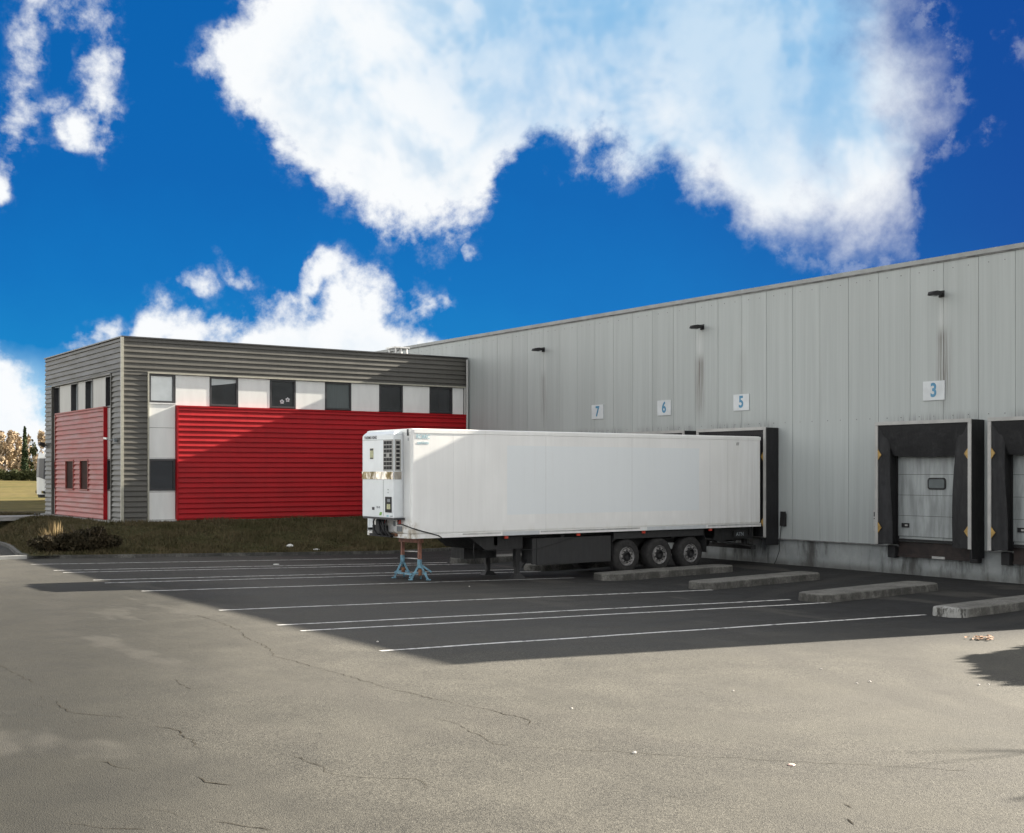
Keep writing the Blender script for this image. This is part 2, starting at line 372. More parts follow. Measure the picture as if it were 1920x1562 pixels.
M['redpale'] = mat('hazed_red_cladding', (.4, .1, .1), .5, spec=.2, fn=rib_wear((.285, .068, .057), .16))  # sky haze on the shaded west face put into a paler red
M['trim'] = mat('trim_metal', (.4, .4, .35), .4, fn=vary((.33, .32, .26), 5, .85, 1.1))
M['panel'] = mat('white_panel', (.7, .7, .68), .4, fn=vary((.66, .665, .64), 1.4, .95, 1.04, stretch=(2, 2, .5)))
M['panelgrey'] = mat('grey_panel', (.4, .4, .4), .5, fn=vary((.40, .40, .38), 1.4, .93, 1.05, stretch=(4, 4, .4)))
M['frame'] = mat('window_frame', (.03, .03, .032), .4, fn=vary((.03, .03, .032), 6))
M['glass'] = mat('dark_glass', (.012, .014, .016), .04, spec=.9, fn=vary((.016, .018, .02), 2, .6, 1.4))
M['slotglass'] = mat('tinted_glass', (.03, .012, .01), .6, spec=.05, fn=vary((.030, .012, .010), 2, .6, 1.4))
M['glass2'] = mat('grey_glass', (.05, .06, .06), .05, spec=.8, fn=vary((.085, .10, .10), 3, .9, 1.1, stretch=(6, 1, .3)))
M['skyglass'] = mat('sky_reflection_glass', (.5, .55, .56), .06, spec=.9, fn=vary((.46, .50, .50), 1.5, .9, 1.06))  # sky reflection put into the pane colour, with a pale blind in the first window
M['black'] = mat('black_sheet', (.02, .02, .021), .6, fn=black_fn((.008, .008, .009), .22), bump=lambda g, P: (g.noise(P, 3, 4), .03))
M['black2'] = mat('black_panel', (.012, .012, .012), .7, fn=black_fn((.0085, .0085, .009), .1))
M['yellow'] = mat('yellow_marker', (.4, .25, .06), .5, fn=vary((.40, .25, .065), 8, .6, 1.1))
M['door'] = mat('door_steel', (.4, .42, .42), .45, fn=vary((.29, .31, .305), 1.6, .68, 1.15, stretch=(3, 3, .5)))
M['brown'] = mat('leveller_steel', (.05, .03, .025), .7, fn=vary((.018, .0115, .0095), 4, .5, 1.6))
M['signw'] = mat('sign_white', (.75, .76, .76), .4, fn=vary((.54, .565, .57), 3, .9, 1.04))
M['signb'] = mat('sign_blue', (.05, .2, .32), .4, fn=vary((.05, .20, .33), 5, .9, 1.1))
M['tw'] = mat('trailer_white', (.8, .8, .8), .35, fn=trailer_white, bump=lambda g, P: (g.noise(P, 1.3, 3), .006))
M['unit'] = mat('unit_white', (.74, .77, .78), .3, fn=vary((.73, .765, .775), 2, .95, 1.04), coat=.2)
M['chrome'] = mat('chrome', (.5, .47, .43), .12, 1., fn=vary((.46, .42, .37), 4, .6, 1.35, stretch=(1, 1, .3)), bump=lambda g, P: (g.noise(g.vm('MULTIPLY', P, (1, 3, 1)), 1.5, 2), .03))
M['chassis'] = mat('chassis_black', (.012, .012, .012), .6, fn=black_fn((.013, .013, .013), .2))
M['skirt'] = mat('box_black', (.022, .022, .022), .5, fn=black_fn((.024, .024, .024), .15))
M['tyre'] = mat('tyre', (.015, .015, .015), .85, fn=vary((.018, .017, .016), 9, .6, 1.6))
M['rim'] = mat('rim', (.25, .24, .23), .45, .5, fn=vary((.36, .35, .34), 10, .4, 1.15))
M['redlamp'] = mat('red_lamp', (.5, .05, .03), .3, fn=vary((.55, .06, .035), 8))
M['ink'] = mat('dark_ink', (.03, .03, .035), .5, fn=vary((.03, .03, .035), 8))
M['inkgrey'] = mat('grey_ink', (.2, .22, .23), .5, fn=vary((.2, .22, .23), 8))
M['inkblue'] = mat('blue_ink', (.3, .5, .55), .5, fn=vary((.30, .50, .56), 8))
M['green'] = mat('green_sticker', (.2, .4, .06), .5, fn=vary((.2, .42, .07), 8))
M['sticker'] = mat('sticker', (.5, .52, .3), .5, fn=vary((.52, .52, .30), 20, .6, 1.1))
M['orange'] = mat('orange_paint', (.33, .12, .06), .6, fn=vary((.31, .135, .09), 7, .6, 1.2))
M['blue'] = mat('blue_paint', (.13, .27, .35), .5, fn=vary((.15, .31, .40), 9, .5, 1.2))
M['rust'] = mat('rust', (.2, .09, .04), .8, fn=vary((.22, .10, .05), 9, .5, 1.3))
M['bank'] = mat('bank_soil', (.05, .05, .02), .95, spec=.1, fn=bank_fn, bump=lambda g, P: (g.noise(P, 9, 5, .7), .06))
M['field'] = mat('field_grass', (.1, .09, .03), .95, spec=.1, fn=field_fn)
M['blade'] = mat('grass_blade', (.05, .05, .02), .8, spec=.2, fn=leaf_fn((.046, .044, .016), (.10, .078, .042)))
M['path'] = mat('path_concrete', (.25, .25, .24), .9, fn=vary((.27, .27, .255), 2, .75, 1.15))
M['bark'] = mat('bark', (.10, .075, .05), .9, fn=vary((.13, .10, .075), 2, .6, 1.3))
M['leafgold'] = mat('autumn_leaf', (.15, .1, .05), .8, spec=.2, fn=leaf_fn((.25, .19, .12), (.40, .31, .21)))
M['leafdark'] = mat('conifer_leaf', (.02, .04, .015), .8, spec=.2, fn=leaf_fn((.018, .034, .014), (.045, .062, .022)))
M['leafgreen'] = mat('hedge_leaf', (.03, .045, .015), .8, spec=.2, fn=leaf_fn((.026, .034, .012), (.07, .075, .026)))
M['leafbush'] = mat('bush_leaf', (.02, .02, .01), .85, spec=.15, fn=leaf_fn((.018, .017, .009), (.045, .034, .018)))
M['straw'] = mat('dry_straw', (.3, .22, .1), .8, spec=.2, fn=leaf_fn((.10, .066, .032), (.20, .15, .07)))
M['stone'] = mat('pale_stone', (.5, .48, .43), .8, fn=vary((.55, .52, .47), 30))
M['rag'] = mat('white_rag', (.6, .6, .56), .8, fn=vary((.6, .6, .56), 20))
M['leaf_or'] = mat('fallen_leaf', (.3, .16, .09), .8, fn=vary((.27, .15, .08), 25, .6, 1.3))
M['roof'] = mat('roof_membrane', (.2, .2, .2), .8, fn=vary((.22, .22, .21), 1))

# ------------------------------------------------------------------ mesh helpers
class MB:
    def __init__(s): s.v = []; s.f = []; s.mi = []; s.sm = []
    def face(s, idx, m=0, sm=False): s.f.append(tuple(idx)); s.mi.append(m); s.sm.append(sm)
    def poly(s, pts, m=0): n = len(s.v); s.v += [tuple(p) for p in pts]; s.face(range(n, n + len(pts)), m)
    def box(s, x0, x1, y0, y1, z0, z1, m=0):
        n = len(s.v)
        s.v += [(x, y, z) for z in (z0, z1) for y in (y0, y1) for x in (x0, x1)]
        for q in ((0, 2, 3, 1), (4, 5, 7, 6), (0, 1, 5, 4), (2, 6, 7, 3), (0, 4, 6, 2), (1, 3, 7, 5)): s.face([n + i for i in q], m)
        return s
    def hexa(s, lo, hi, m=0):
        """lo, hi: two rings of points with the same count"""
        k = len(lo); n = len(s.v); s.v += [tuple(p) for p in lo] + [tuple(p) for p in hi]
        s.face([n + i for i in reversed(range(k))], m); s.face([n + k + i for i in range(k)], m)
        for i in range(k): j = (i + 1) % k; s.face((n + i, n + j, n + k + j, n + k + i), m)
        return s
    def tube(s, pts, r, n=8, m=0, cap=True):
        pts = [Vector(p) for p in pts]; rr = r if hasattr(r, '__len__') else [r] * len(pts); base = len(s.v)
        for i, p in enumerate(pts):
            t = (pts[min(i + 1, len(pts) - 1)] - pts[max(i - 1, 0)]).normalized()
            a = t.orthogonal().normalized() if i == 0 else (pa - t * pa.dot(t)).normalized()
            pa = a; b = t.cross(a)
            for k in range(n):
                q = 2 * math.pi * k / n; s.v.append(tuple(p + (a * math.cos(q) + b * math.sin(q)) * rr[i]))
        for i in range(len(pts) - 1):
            for k in range(n):
                j = (k + 1) % n; s.face((base + i * n + k, base + i * n + j, base + (i + 1) * n + j, base + (i + 1) * n + k), m, True)
        if cap:
            s.face([base + k for k in reversed(range(n))], m); s.face([base + (len(pts) - 1) * n + k for k in range(n)], m)
        return s
    def bar(s, p, q, w, d=None, m=0):
        p, q = Vector(p), Vector(q); d = d or w; t = (q - p).normalized()
        a = t.cross(Vector((0, 0, 1)));  a = a.normalized() if a.length > 1e-3 else Vector((1, 0, 0)); b = t.cross(a)
        rg = lambda c: [c + a * i * w / 2 + b * j * d / 2 for i, j in ((-1, -1), (1, -1), (1, 1), (-1, 1))]
        return s.hexa(rg(p), rg(q), m)
    def lathe(s, prof, c, n=28, m=0):
        """axis = Y through c; prof = [(radius, y)]"""
        base = len(s.v)
        for r, y in prof:
            for k in range(n): q = 2 * math.pi * k / n; s.v.append((c[0] + r * math.cos(q), c[1] + y, c[2] + r * math.sin(q)))
        for i in range(len(prof) - 1):
            for k in range(n):
                j = (k + 1) % n; s.face((base + i * n + k, base + i * n + j, base + (i + 1) * n + j, base + (i + 1) * n + k), m, True)
        return s
    def build(s, name, mats, parent=None, org=(0, 0, 0), bevel=0, seg=2):
        me = bpy.data.meshes.new(name); o3 = org
        me.from_pydata([(v[0] - o3[0], v[1] - o3[1], v[2] - o3[2]) for v in s.v], [], s.f)
        for m in (mats if isinstance(mats, (list, tuple)) else [mats]): me.materials.append(m)
        me.polygons.foreach_set('material_index', s.mi); me.polygons.foreach_set('use_smooth', s.sm)
        if any(s.sm): me.set_sharp_from_angle(angle=R(40))
        me.update()
        o = bpy.data.objects.new(name, me); C.objects.link(o)
        if parent is not None: o.parent = parent
        else: o.location = org
        if bevel:
            b = o.modifiers.new('bevel', 'BEVEL'); b.width = bevel; b.segments = seg; b.limit_method = 'ANGLE'; b.angle_limit = R(35)
        return o
def tag(o, label, cat, group=None):
    o['label'] = label; o['category'] = cat
    if group: o['group'] = group
    return o
def thing(name, label, cat, loc, group=None):
    o = bpy.data.objects.new(name, None); C.objects.link(o); o.location = loc; o.empty_display_size = .3
    return tag(o, label, cat, group)
def kind(o, k): o['kind'] = k; return o
def copy_tree(o, parent=None):
    kids = list(o.children); c = o.copy(); C.objects.link(c)
    if parent is not None: c.parent = parent
    for k in kids: copy_tree(k, c)
    return c
def text(name, s, size, org, right, up, material, parent, porg=(0, 0, 0), sx=1., bold=.0, depth=.004, align='CENTER'):
    """lettering as a mesh, centred on org"""
    cu = bpy.data.curves.new(name, 'FONT'); cu.body = s; cu.size = 1; cu.offset = bold; cu.extrude = depth / size / 2
    cu.align_x = align; cu.align_y = 'CENTER'; cu.resolution_u = 6
    t = bpy.data.objects.new(name, cu); C.objects.link(t)
    bpy.context.view_layer.update()
    me = bpy.data.meshes.new_from_object(t.evaluated_get(bpy.context.evaluated_depsgraph_get()))
    bpy.data.objects.remove(t); bpy.data.curves.remove(cu)
    rt, u = Vector(right), Vector(up); n = rt.cross(u); o = Vector(org) - Vector(porg)
    for v in me.vertices: v.co = o + rt * (v.co.x * size * sx) + u * (v.co.y * size) + n * (v.co.z * size)
    me.materials.clear(); me.materials.append(material)
    ob = bpy.data.objects.new(name, me); C.objects.link(ob); ob.parent = parent
    return ob

# ------------------------------------------------------------------ ground
KX = lambda y: 10.0 + 1.2 * ss(41.5, 52, y)           # grass edge beside the side road
KY = 42.05
def bank_h(x, y):
    r = min(ss(KY, 47.7, y), ss(KX(y), KX(y) + 1.9, x)) if y < 60 else 1
    b = gz(x) + .10
    return b + (1.13 - b) * r + .03 * math.sin(x * 2.1 + y) * r * (1 - r) * 4

def grid(name, xs, ys, hf, material, keep=None):
    mb = MB(); nx = len(xs)
    mb.v = [(x, y, hf(x, y)) for y in ys for x in xs]
    for j in range(len(ys) - 1):
        for i in range(nx - 1):
            if keep is None or keep((xs[i] + xs[i + 1]) / 2, (ys[j] + ys[j + 1]) / 2):
                mb.face((j * nx + i, j * nx + i + 1, (j + 1) * nx + i + 1, (j + 1) * nx + i), 0, True)
    o = mb.build(name, material); return kind(o, 'structure')
L = lambda a, b, n: [a + (b - a) * i / n for i in range(n + 1)]
def field_h(x, y):
    return -.5 + 1.58 * ss(53, 59, y) + 1.35 * ss(95, 230, y) + .08 * math.sin(x * .07) * ss(80, 120, y)
grid('ground', [-3000, -800, -300] + L(-120, 160, 56) + [300, 800, 3000], [-3000, -500, -80] + L(40, 260, 88) + [320, 500, 900, 3000], field_h, M['field'])
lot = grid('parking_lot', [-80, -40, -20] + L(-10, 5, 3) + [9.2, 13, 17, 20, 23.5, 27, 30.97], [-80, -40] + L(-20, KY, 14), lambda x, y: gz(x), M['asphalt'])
grid('side_road', [-30, 0, 5, 9.2, 11.25], L(KY, 64, 6), lambda x, y: gz(x), M['asphalt'])
bank = grid('grass_bank', L(9.9, 30.88, 90), L(KY, 64, 70), bank_h, M['bank'], keep=lambda x, y: x > KX(y) - .0)
path = MB(); path.box(11.3, 14.1, 55.6, 57.6, 1.0, 1.165); kind(path.build('footpath', M['path']), 'structure')
# cracks in the asphalt
def crackline(pts, w=.016, seed=0):
    rr = random.Random(seed); P = [gnd(*p) for p in pts]; out = []
    for a, b in zip(P, P[1:]):
        n = max(2, int((b - a).length / .09)); nv = Vector((-(b - a).y, (b - a).x, 0)).normalized()
        for i in range(n): t = i / n; out.append(a + (b - a) * t + nv * rr.gauss(0, .018))
    out.append(P[-1]); return out
LZ = lambda p: [((x / 2), 1020 + y / 2) for x, y in p]
RZ = lambda p: [(960 + x / 2, 1020 + y / 2) for x, y in p]
cr = [(LZ([(740, 268), (800, 285), (900, 325), (920, 350), (965, 372), (1000, 385), (1020, 405), (1025, 420), (1100, 438), (1180, 462), (1250, 480), (1310, 497), (1400, 525), (1500, 552), (1560, 565), (1640, 585), (1740, 605), (1840, 622), (1920, 645)]) + RZ([(30, 650), (70, 665), (50, 685)]), .017),
      (LZ([(650, 510), (700, 535), (735, 550)]), .016), (LZ([(0, 455), (100, 505), (130, 520)]), .012), (LZ([(150, 570), (165, 590)]), .014),
      (LZ([(210, 590), (225, 615), (270, 632), (340, 640), (460, 652)]), .018), (LZ([(130, 600), (165, 615)]), .012),
      (LZ([(575, 682), (640, 690), (680, 710), (685, 720), (720, 735), (725, 758), (785, 770)]), .016), (LZ([(740, 872), (770, 893), (820, 898), (880, 907)]), .02),
      (LZ([(1095, 798), (1150, 820), (1210, 835), (1215, 855), (1300, 870), (1400, 878), (1500, 883), (1555, 880), (1600, 905), (1605, 918)]), .013),
      (LZ([(1640, 655), (1720, 680), (1780, 710), (1840, 740), (1850, 750), (1920, 757)]), .018),
      (LZ([(1920, 757)]) + RZ([(200, 770), (420, 782), (640, 795), (900, 808), (1100, 820), (1400, 832), (1600, 845), (1720, 852)]), .011),
      (LZ([(220, 1045), (350, 1060), (450, 1068), (560, 1072)]), .016), (LZ([(800, 1038), (900, 1055), (1020, 1075)]), .014), (LZ([(370, 815), (450, 835), (510, 850)]), .014),
      (RZ([(1235, 975), (1275, 992)]), .02), (RZ([(1255, 1030), (1285, 1056)]), .022), (RZ([(560, 940), (640, 960)]), .012), (LZ([(290, 665), (300, 680)]), .016), (LZ([(520, 1000), (620, 1000), (670, 1020)]), .012)]
mb = MB()
for i, (p, w) in enumerate(cr):
    Q = crackline(p, w, i); rr = random.Random(i + 50); n0 = len(mb.v)
    for k, q in enumerate(Q):
        t = (Q[min(k + 1, len(Q) - 1)] - Q[max(k - 1, 0)]); nv = Vector((-t.y, t.x, 0)).normalized()
        ww = .66 * w * max(.10, .75 + .55 * math.sin(k * .37 + i) * rr.random() + rr.gauss(0, .25)) * (0.3 if k in (0, len(Q) - 1) else 1) * .5
        for sgn in (-1, 1): mb.v.append((q.x + nv.x * ww * sgn, q.y + nv.y * ww * sgn, q.z + .004))
    for k in range(len(Q) - 1): a = n0 + 2 * k; mb.face((a, a + 1, a + 3, a + 2))
ck = mb.build('asphalt_crack', M['crack'], lot); kind(ck, 'structure')
# painted bay lines
def bayline(y, x0, x1, w=.11):
    m_ = MB(); xs = sorted(set([x0, x1] + [x for x in L(x0, x1, int((x1 - x0) / .5))] + [x for x, _ in GP if x0 < x < x1])); n0 = 0
    for x in xs:
        wob = .012 * math.sin(x * 1.9 + y); hw = w / 2 * (1 + .12 * math.sin(x * 5.3 + y * 3))
        m_.v += [(x, y - hw + wob, gz(x) + .005), (x, y + hw + wob, gz(x) + .005)]
    for i in range(len(xs) - 1): m_.face((2 * i, 2 * i + 1, 2 * i + 3, 2 * i + 2))
    kind(m_.build('bay_line', M['line']), 'structure')
for y, x0, x1 in ((17.14, 9.4, 23.2), (20.11, 9.42, 23.6), (21.10, 9.42, 23.2), (24.08, 9.45, 23.4), (29.0, 9.45, 22.5), (31.66, 9.37, 23.2), (32.66, 9.37, 23), (35.6, 9.37, 23), (36.52, 9.35, 22.7), (39.3, 9.39, 22.3)):
    bayline(y, x0, x1)

# grass blades, sparse scruffy turf on the bank
def blades(n, xr, yr, hf, hmin, hmax, keep):
    mb = MB(); k = 0
    while k < n:
        x, y = random.uniform(*xr), random.uniform(*yr)
        if not keep(x, y): continue
        k += 1; z = hf(x, y) - .01; h = random.uniform(hmin, hmax) * (.6 + .8 * (math.sin(x * 1.7 + math.sin(y * 2.3) * 2) * .5 + .5)); a = random.uniform(0, 6.283); w = random.uniform(.012, .028)
        dx, dy = math.cos(a) * w, math.sin(a) * w; lx, ly = random.gauss(0, .4) * h, random.gauss(0, .4) * h
        n0 = len(mb.v); mb.v += [(x - dx, y - dy, z), (x + dx, y + dy, z), (x + lx, y + ly, z + h)]; mb.face((n0, n0 + 1, n0 + 2))
    return mb
gr = blades(46000, (10.0, 30.8), (KY + .12, 60), bank_h, .05, .16, lambda x, y: x > KX(y) + .1 and not (x > 14.2 and y > 47.5) and not (11.2 < x < 14.2 and 55.5 < y < 57.7)).build('grass', M['blade'])
kind(gr, 'stuff'); tag(gr, 'short scruffy olive grass on the shaded bank before the red building', 'grass')

# kerb along the bank
mb = MB(); pts = []
for i in range(30): pts.append((30.88 - i * (30.88 - 11.6) / 29, KY - .02))
for i in range(1, 9): a = R(90 * i / 8); pts.append((11.6 - math.sin(a) * 1.55, KY - .02 + (1 - math.cos(a)) * 1.5))
for i in range(1, 12): y = KY + 1.5 + i * 1.5; pts.append((KX(y) - .03, y))
n0 = len(mb.v)
for i, (x, y) in enumerate(pts):
    a = Vector(pts[max(0, i - 1)]); b = Vector(pts[min(len(pts) - 1, i + 1)]); t = (b - a).normalized(); nx, ny = -t.y, t.x
    z = gz(x)
    for (o, h) in ((-.07, -.05), (-.065, .11), (.07, .115), (.075, -.05)): mb.v.append((x + nx * o, y + ny * o, z + h))
for i in range(len(pts) - 1):
    for k in range(4): j = (k + 1) % 4; mb.face((n0 + i * 4 + k, n0 + i * 4 + j, n0 + i * 4 + 4 + j, n0 + i * 4 + 4 + k))
kind(mb.build('kerb', M['kerb']), 'structure')
mb = MB()
mb.box(-12, 9.9, KY - .1, KY + .12, .2, .37); kind(mb.build('drain_strip', M['path']), 'structure')

# ------------------------------------------------------------------ warehouse
WX, WT = 30.9, 9.43
Y0, Y1 = 13.65, 86.
wh = thing('warehouse', 'long pale grey warehouse with vertical steel panels and numbered loading bays', 'warehouse', (WX, 30, 0))
wo = (WX, 30, 0)
mb = MB(); y = 19.86 - 1.163 * 6
edges = []
while y < Y1: edges.append(y); y += 1.163
edges = [Y0] + [e for e in edges if Y0 + .2 < e < Y1 - .2] + [Y1]
for a, b in zip(edges, edges[1:]):
    mb.box(WX, WX + .09, a + .006, b - .006, .87, WT - .1, 0)
    for zz in (9.05, 4.75):
        for q in (.28, .72):
            yy = a + (b - a) * q; mb.box(WX - .008, WX - .0, yy - .013, yy + .013, zz - .013, zz + .013, 1)
mb.box(WX + .02, WX + .12, Y0 + .02, Y1 - .02, .88, WT - .12, 1)
mb.build('wall_cladding', [M['wall'], M['seam']], wh, wo)
mb = MB(); mb.box(WX + .08, WX + .5, Y0, Y1, -.6, .84); mb.build('concrete_base', M['base'], wh, wo)
mb = MB(); mb.box(WX - .025, WX + .08, Y0, Y1, .838, .872); mb.build('bottom_flashing', M['seam'], wh, wo)
mb = MB(); mb.box(WX - .05, WX + .3, Y0 - .05, Y1 + .05, WT - .13, WT, 0); mb.box(WX - .035, WX - .001, Y0, Y1, WT - .17, WT - .131, 1)
mb.build('roof_coping', [M['coping'], M['seam']], wh, wo)
mb = MB(); mb.box(WX + .12, WX + 60, Y0 + .03, Y1 - .03, -.5, WT - .2); mb.build('main_volume', M['roof'], wh, wo)
def loading_door(yc):
    mb = MB(); D0 = WX - .045
    for z0, z1 in ((1.17, 1.78), (1.79, 2.40), (2.41, 3.02), (3.03, 3.64), (3.65, 4.1)): mb.box(D0, WX - .005, yc - 1.24, yc + 1.24, z0, z1, 0)
    mb.box(D0 + .02, WX - .003, yc - 1.24, yc + 1.24, 1.16, 4.1, 1)
    for s in (-1, 1): mb.box(D0 - .04, WX - .002, yc + s * 1.32 - .08, yc + s * 1.32 + .08, .9, 4.15, 1)
    d = mb.build('loading_door', [M['door'], M['black2']], wh, wo)
    mb = MB(); cy, cz, hw, hh, r = yc - .13, 2.755, .31, .175, .09
    def rr(k, x): 
        out = []
        for cx_, cz_, a0 in ((hw - r, hh - r, 0), (-hw + r, hh - r, 90), (-hw + r, -hh + r, 180), (hw - r, -hh + r, 270)):
            for i in range(6): a = R(a0 + i * 18); out.append((x, cy + (cx_ + math.cos(a) * r) * k if False else cy + cx_ + math.cos(a) * r * 1 + (k - 1) * (1 if math.cos(a) > 0 else -1) * 0, cz + cz_ + math.sin(a) * r))
        return out
    mb.hexa(rr(1, D0 - .025), rr(1, D0 - .001)); mb.build('door_window', M['black2'], d, wo)
    hw, hh, r = .265, .13, .06
    mb = MB(); mb.hexa(rr(1, D0 - .030), rr(1, D0 - .026)); w = mb.build('window_pane', M['glass2'], d, wo)
    mb = MB(); mb.box(D0 - .03, D0 - .001, yc + .84, yc + 1.10, 1.43, 1.56, 0); mb.box(D0 - .034, D0 - .031, yc + .88, yc + .98, 1.47, 1.52, 1); mb.build('door_handle', [M['black2'], M['edge']], d, wo)
    # dock leveller below the door
    mb = MB(); mb.box(WX - .03, WX + .079, yc - 1.28, yc + 1.24, .56, 1.0, 0); mb.box(WX - .12, WX - .001, yc - 1.24, yc + 1.2, 1.02, 1.09, 1)
    mb.box(WX - .07, WX - .031, yc - 1.28, yc + 1.24, .54, .62, 0)
    lv = mb.build('dock_leveller', [M['brown'], M['black2']], wh, wo)
    mb = MB(); mb.box(WX - .085, WX - .071, yc - .42, yc + .02, .545, .615); mb.build('rating_plate', M['edge'], lv, wo)
    for s in (-1, 1):
        mb = MB(); mb.box(WX - .16, WX + .06, yc + s * 1.42 - .13, yc + s * 1.42 + .13, .5, .86); mb.build('dock_bumper', M['black2'], lv, wo, bevel=.02)
for yc in (22.5, 18.66, 34.24): loading_door(yc)

# dock shelters
def shelter(label, yc, docked=False):
    t = thing('dock_shelter', label, 'dock shelter', (WX, yc, 0), 'black dock shelters on the loading wall')
    og = (WX, yc, 0); hw, zt, zb, xf = 1.65, 4.6, .9, WX - .6
    for s in (-1, 1):
        mb = MB(); mb.box(xf + .012, WX - .003, yc + s * hw - .02, yc + s * hw + .02, zb - .25 if s < 0 else zb, zt - .02); mb.build('side_panel', M['black2'], t, og)
    mb = MB(); mb.box(xf + .012, WX - .003, yc - hw + .021, yc + hw - .021, zt - .05, zt - .01); mb.build('roof_panel', M['black2'], t, og)
    for s in (-1, 1):
        mb = MB(); a = yc + s * hw; mb.box(xf - .02, xf + .01, min(a, a - s * .085) - .01, max(a, a - s * .085) + .01, zb + .02, zt - .095); mb.build('edge_strip', M['edge'], t, og)
    mb = MB(); mb.box(xf - .02, xf + .01, yc - hw - .012, yc + hw + .012, zt - .09, zt + .01); mb.build('edge_strip', M['edge'], t, og)
    # side curtains: sheets running inward and back from the front edge
    for s in (-1, 1):
        mb = MB(); nz_, ny_ = 18, 8; fr = []
        for side in (0, 1):
            for i in range(nz_ + 1):
                f = i / nz_; z = zb + .03 + (zt - .12 - zb - .03) * f
                wd = (.20 if docked else (.36 + .06 * (1 - f) + .03 * math.sin(f * 7)) if s > 0 else (.52 + .16 * (1 - f) ** .7 + .02 * math.sin(f * 5)))
                for j in range(ny_ + 1):
                    g_ = j / ny_
                    dx = (.5 if docked else .16) * g_ ** 1.4 + (.035 * math.sin(g_ * 9 + f * 4) * g_ if not docked else 0)
                    mb.v.append((xf + .014 + dx + side * .012, yc + s * (hw - .06 - wd * g_ * (1 if not docked else min(1, g_ * 2.2))), z))
        K_ = (nz_ + 1) * (ny_ + 1)
        for side in (0, 1):
            for i in range(nz_):
                for j in range(ny_):
                    a = side * K_ + i * (ny_ + 1) + j; mb.face((a, a + 1, a + ny_ + 2, a + ny_ + 1), 0, True)
        mb.build('side_curtain', M['black'], t, og)
        for z in (3.62, 1.42):
            mb = MB(); a = yc + s * (hw - .095); b = yc + s * (hw - .095 - .125)
            mb.hexa([(xf - .016, a, z - .16), (xf - .016, b, z), (xf - .016, a, z + .16)], [(xf + .008, a, z - .16), (xf + .008, b, z), (xf + .008, a, z + .16)]); mb.build('yellow_marker', M['yellow'], t, og)
    # head curtain: hangs from the top edge, folded corners
    mb = MB(); zl = 4.12 if docked else 3.58; zl2 = 4.31 if docked else zl
    top = [(xf + .01, yc - hw + .07, zt - .1), (xf + .01, yc + hw - .07, zt - .1)]
    bw = hw - .50; bx = xf + (.42 if docked else .26)
    P0, P1 = top; P2, P3 = (bx, yc + bw, zl2), (bx, yc - bw, zl2)
    ns = 14; n0 = len(mb.v)
    for side in (0, .012):
        for i in range(ns + 1):
            f = i / ns
            for j in range(ns + 1):
                h = j / ns; q = h * .9 + .1 * h * h
                xa = P0[0] + (P3[0] - P0[0]) * q; za = P0[2] + (P3[2] - P0[2]) * h
                yl = P0[1] + (P3[1] - P0[1]) * h; yr_ = P1[1] + (P2[1] - P1[1]) * h
                mb.v.append((xa + side + .03 * math.sin(f * 11) * h * (1 - f) * f * 4, yl + (yr_ - yl) * f, za - .04 * math.sin(math.pi * f) * h))
    K_ = (ns + 1) ** 2
    for sd in (0, 1):
        for i in range(ns):
            for j in range(ns): a = sd * K_ + i * (ns + 1) + j; mb.face((a, a + 1, a + ns + 2, a + ns + 1), 0, True)
    for s, pt, pb in ((-1, P0, P3), (1, P1, P2)):          # folded corners behind the sheet
        mb.poly([(pt[0] + .02, pt[1], pt[2]), (pb[0] + .02, pb[1], pb[2]), (pb[0] + .10, pb[1] + s * .30, pb[2] + .05), (pt[0] + .03, pt[1], pt[2] - .5)])
    mb.build('head_curtain', M['black'], t, og)
    if not docked:
        for s in (-1, 1):      # foam pads beside the opening
            mb = MB(); mb.box(WX - .34, WX - .005, yc + s * 1.40 - .10, yc + s * 1.40 + .10, .92, 4.1); mb.build('foam_pad', M['black2'], t, og, bevel=.04)
    return t
s3 = shelter('black dock shelter under the sign 3, framing a closed grey door', 22.5)
def re(o, loc, label): o.location = loc; o['label'] = label
re(copy_tree(s3), (WX, 18.66, 0), 'black dock shelter cut off by the right edge, beside the one under sign 3')
re(copy_tree(s3), (WX, 34.24, 0), 'black dock shelter under the sign 6, mostly hidden by the white trailer')
shelter('black dock shelter under the sign 5, with the trailer backed up to it', 30.29)

# number signs
for n, yc, zc in (('3', 22.5, 5.50), ('5', 30.33, 5.52), ('6', 34.31, 5.50), ('7', 38.27, 5.51)):
    t = thing('number_sign', f'white sign with a blue {n} on the warehouse wall', 'sign', (WX, yc, zc), 'numbered signs above the loading bays'); og = (WX, yc, zc)
    mb = MB(); mb.box(WX - .03, WX - .002, yc - .375, yc + .375, zc - .285, zc + .285); mb.build('sign_plate', M['signw'], t, og, bevel=.006)
    text('number', n, .56, (WX - .033, yc, zc), (0, -1, 0), (0, 0, 1), M['signb'], t, og, .84, .03)

